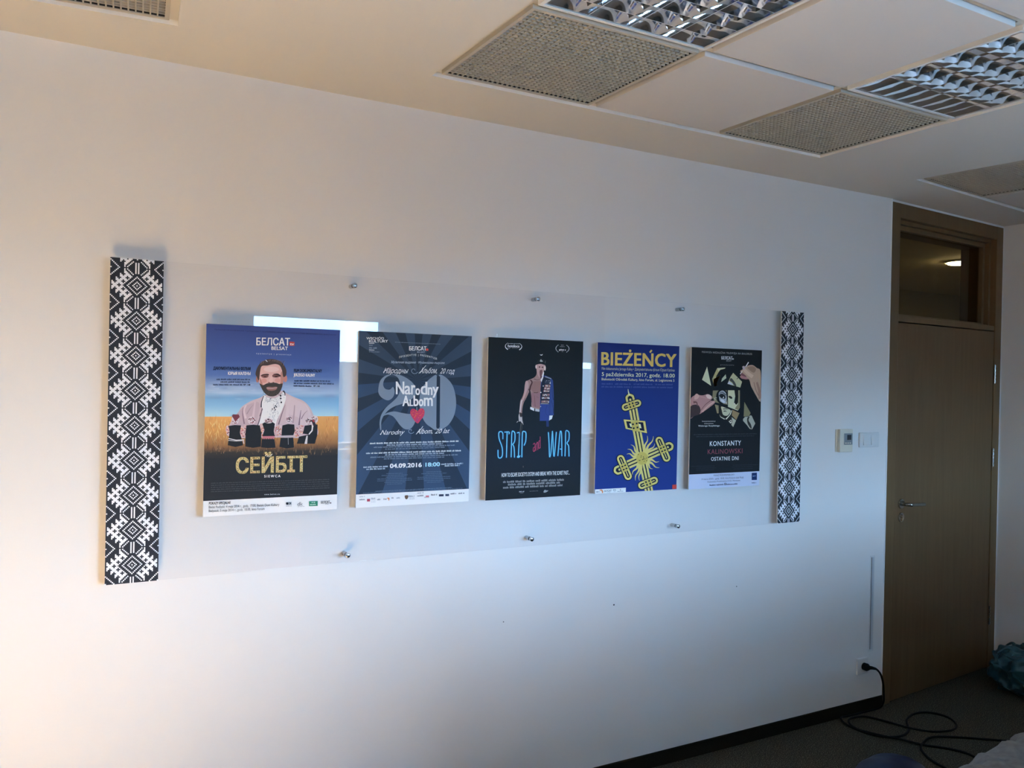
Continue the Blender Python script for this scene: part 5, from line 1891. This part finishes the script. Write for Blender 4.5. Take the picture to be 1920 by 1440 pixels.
a.curve([(1312, 230), (1250, 180), (1180, 130), (1100, 140), (1070, 170), (1040, 146), (1004, 156), (1012, 200), (970, 230), (1000, 290), (966, 320), (990, 356), (1060, 370), (1120, 376), (1150, 480), (1190, 560), (1240, 650), (1312, 748), (1316, 500)], (158, 132, 112), 3)
a.L += 1
a.curve([(1090, 170), (1180, 150), (1236, 200), (1200, 260), (1130, 220)], (130, 106, 88), 3)
a.taper([(1030, 200), (1100, 270), (1180, 330)], 54, 60, (176, 152, 132))
a.curve([(968, 330), (1000, 310), (1110, 360), (1060, 372), (990, 354)], (150, 104, 104), 3)
a.curve([(960, 280), (1000, 262), (1080, 330), (1000, 310)], (104, 66, 70), 3)
a.taper([(1250, 420), (1290, 560), (1308, 700)], 30, 60, (136, 104, 90))
a.taper([(1200, 420), (1230, 540), (1280, 650)], 10, 14, (124, 92, 80))
a.L += 1
a.stroke([(1106, 88), (1064, 158)], 18, (206, 206, 206))
a.stroke([(1002, 232), (972, 280)], 12, (196, 186, 182))
a.curve([(1008, 156), (1040, 150), (1050, 200), (1020, 206)], (160, 146, 150), 3)
a.text('inscenizowany', (326, 1088), (552, 1086), 20, (150, 150, 148), bold=0.02, space=1.1)
a.text('dokument', (362, 1126), (516, 1124), 20, (150, 150, 148), bold=0.02, space=1.1)
a.text('Walerego Rusyłskiego', (262, 1168), (622, 1164), 24, (166, 166, 164), bold=0.03, space=1.1)
a.m = E2_
a.greek((196, 344), (1336, 326), 16, (46, 52, 56))
a.greek((244, 380), (1286, 364), 16, (42, 48, 52))
a.text('KONSTANTY', (486, 540), (1046, 526), 84, (206, 206, 208), bold=0.01, space=1.12)
a.text('KALINOWSKI', (448, 686), (1072, 668), 84, (112, 58, 68), bold=0.004, space=1.12)
a.text('OSTATNIE DNI', (510, 806), (1004, 790), 66, (180, 180, 180), bold=0.012, space=1.12)
for y, p, q in ((912, 140, 580), (946, 240, 600), (980, 240, 560)):
    a.greek((p, y), (q, y - 8), 12, (34, 40, 46))
    a.greek((1480 - q, y - 22), (1500 - p, y - 30), 12, (34, 40, 46))
TX = (66, 74, 98)
a.text('POKAZ PRZEDPREMIEROWY', (556, 1084), (930, 1070), 30, TX)
a.text('14 marca 2018 r., godz. 18.00, Kino Kultura (sala Rejs)', (336, 1154), (1092, 1118), 32, TX)
a.text('Krakowskie Przedmieście 21/23, Warszawa', (446, 1200), (1034, 1170), 30, TX)
a.text('Bezpłatne wejściówki:', (482, 1256), (736, 1242), 24, (30, 38, 66), bold=0.03)
a.text('belsat po polsku', (790, 1240), (984, 1230), 24, (30, 38, 66), bold=0.03)
a.poly([(748, 1206), (782, 1204), (782, 1242), (748, 1244)], (24, 34, 70))
a.poly([(1240, 1024), (1334, 1018), (1334, 1150), (1240, 1152)], (20, 36, 76))
a.greek((1240, 1212), (1332, 1208), 18, (34, 46, 84))
a.L += 1
a.text('f', (758, 1238), (772, 1237), 26, (190, 206, 232), bold=0.05)
a.greek((1258, 1090), (1316, 1087), 20, (120, 140, 176))
a.build('black poster of hands gathering torn pieces of a portrait photograph')
# ------------------------------------------------------------------ woven-pattern end strips
CELL = 0.003835
def white_cell(x, y):
    ax = abs(x)
    y = (y + 14) % 28 - 14
    ay = abs(y)
    s = ax + ay
    if s == 7 or s == 3 or s == 0:                 # nested dotted rhombs
        return True
    if ax == 1 and 10 <= ay:                        # pair of upright bars
        return True
    if 3 <= ax <= 7 and (ay - ax == 6):             # dotted hexagon round the bars
        return True
    if ax == 9 and 12 <= ay <= 13:
        return True
    if 13 <= ax <= 19 and (ax + ay == 27):          # dotted edge triangles
        return True
    if ax == 19 and ay == 14:
        return True
    # toothed white band
    if ay - ax > 3 or s < 11 or s > 21:
        return False
    for k in range(-7, 14):
        px, py = 19 - 3 * k, 3 * k                  # outer notches
        qx, qy = 13 - 3 * k, 3 * k                  # inner notches
        for cx, cy in ((px, py), (qx, qy)):
            if cy >= 0 or True:
                if abs(ax - cx) + abs(ay - cy) <= 1:
                    return False
            if abs(ax - cx) + abs(ay + cy) <= 1 and cy == 0:
                return False
    if 14 <= s <= 20 or s == 13 or s == 12:
        return s >= 12
    if s == 21:
        return (ax % 3 == 0)
    if s == 11:
        return True
    return False

def strip(x0, x1, label):
    rows = int(round((PZ1 - PZ0) / CELL))
    cw, ch = (x1 - x0) / 39, (PZ1 - PZ0) / rows
    cx, cz = (x0 + x1) / 2, (PZ0 + PZ1) / 2
    w, h = (x1 - x0) / 2, (PZ1 - PZ0) / 2
    b = bmesh.new()
    box(b, -w, w, 0.0, 0.0052, -h, h)
    o = link('patterned_strip', b, M_BOARD, loc=(cx, FRONT, cz))
    tag(o, label, 'patterned strip', 'woven pattern strips at the ends of the clear panel')
    v, f, c = [], [], []
    dark, light = lin((44, 48, 56)), lin((238, 240, 246))
    def q(xa, xb, za, zb, y, col):
        n = len(v)
        v.extend([(xa, y, za), (xb, y, za), (xb, y, zb), (xa, y, zb)])
        c.extend([col] * 4)
        f.append((n, n + 1, n + 2, n + 3))
    q(-w, w, -h, h, -0.00005, dark)
    for r in range(rows):
        yy = r - 6.6 - 14 + 28
        yy = int(math.floor(yy + 0.5)) + 14
        run = None
        for k in range(-19, 21):
            on = k <= 19 and white_cell(k, yy - 14)
            if on and run is None:
                run = k
            if not on and run is not None:
                q((run - 0.5) * cw, (k - 0.5) * cw, h - (r + 1) * ch, h - r * ch, -0.0001, light)
                run = None
    me = bpy.data.meshes.new('printed_pattern')
    me.from_pydata(v, [], f)
    at = me.color_attributes.new('ink', 'FLOAT_COLOR', 'POINT')
    at.data.foreach_set('color', [t for col in c for t in (*col, 1.0)])
    me.materials.append(M_PRINT)
    p = bpy.data.objects.new('printed_pattern', me)
    C.objects.link(p)
    p.parent = o
strip(0.1925, 0.3435, 'black and white woven-pattern strip at the left end of the clear panel')
strip(3.0445, 3.1920, 'black and white woven-pattern strip at the right end of the clear panel')
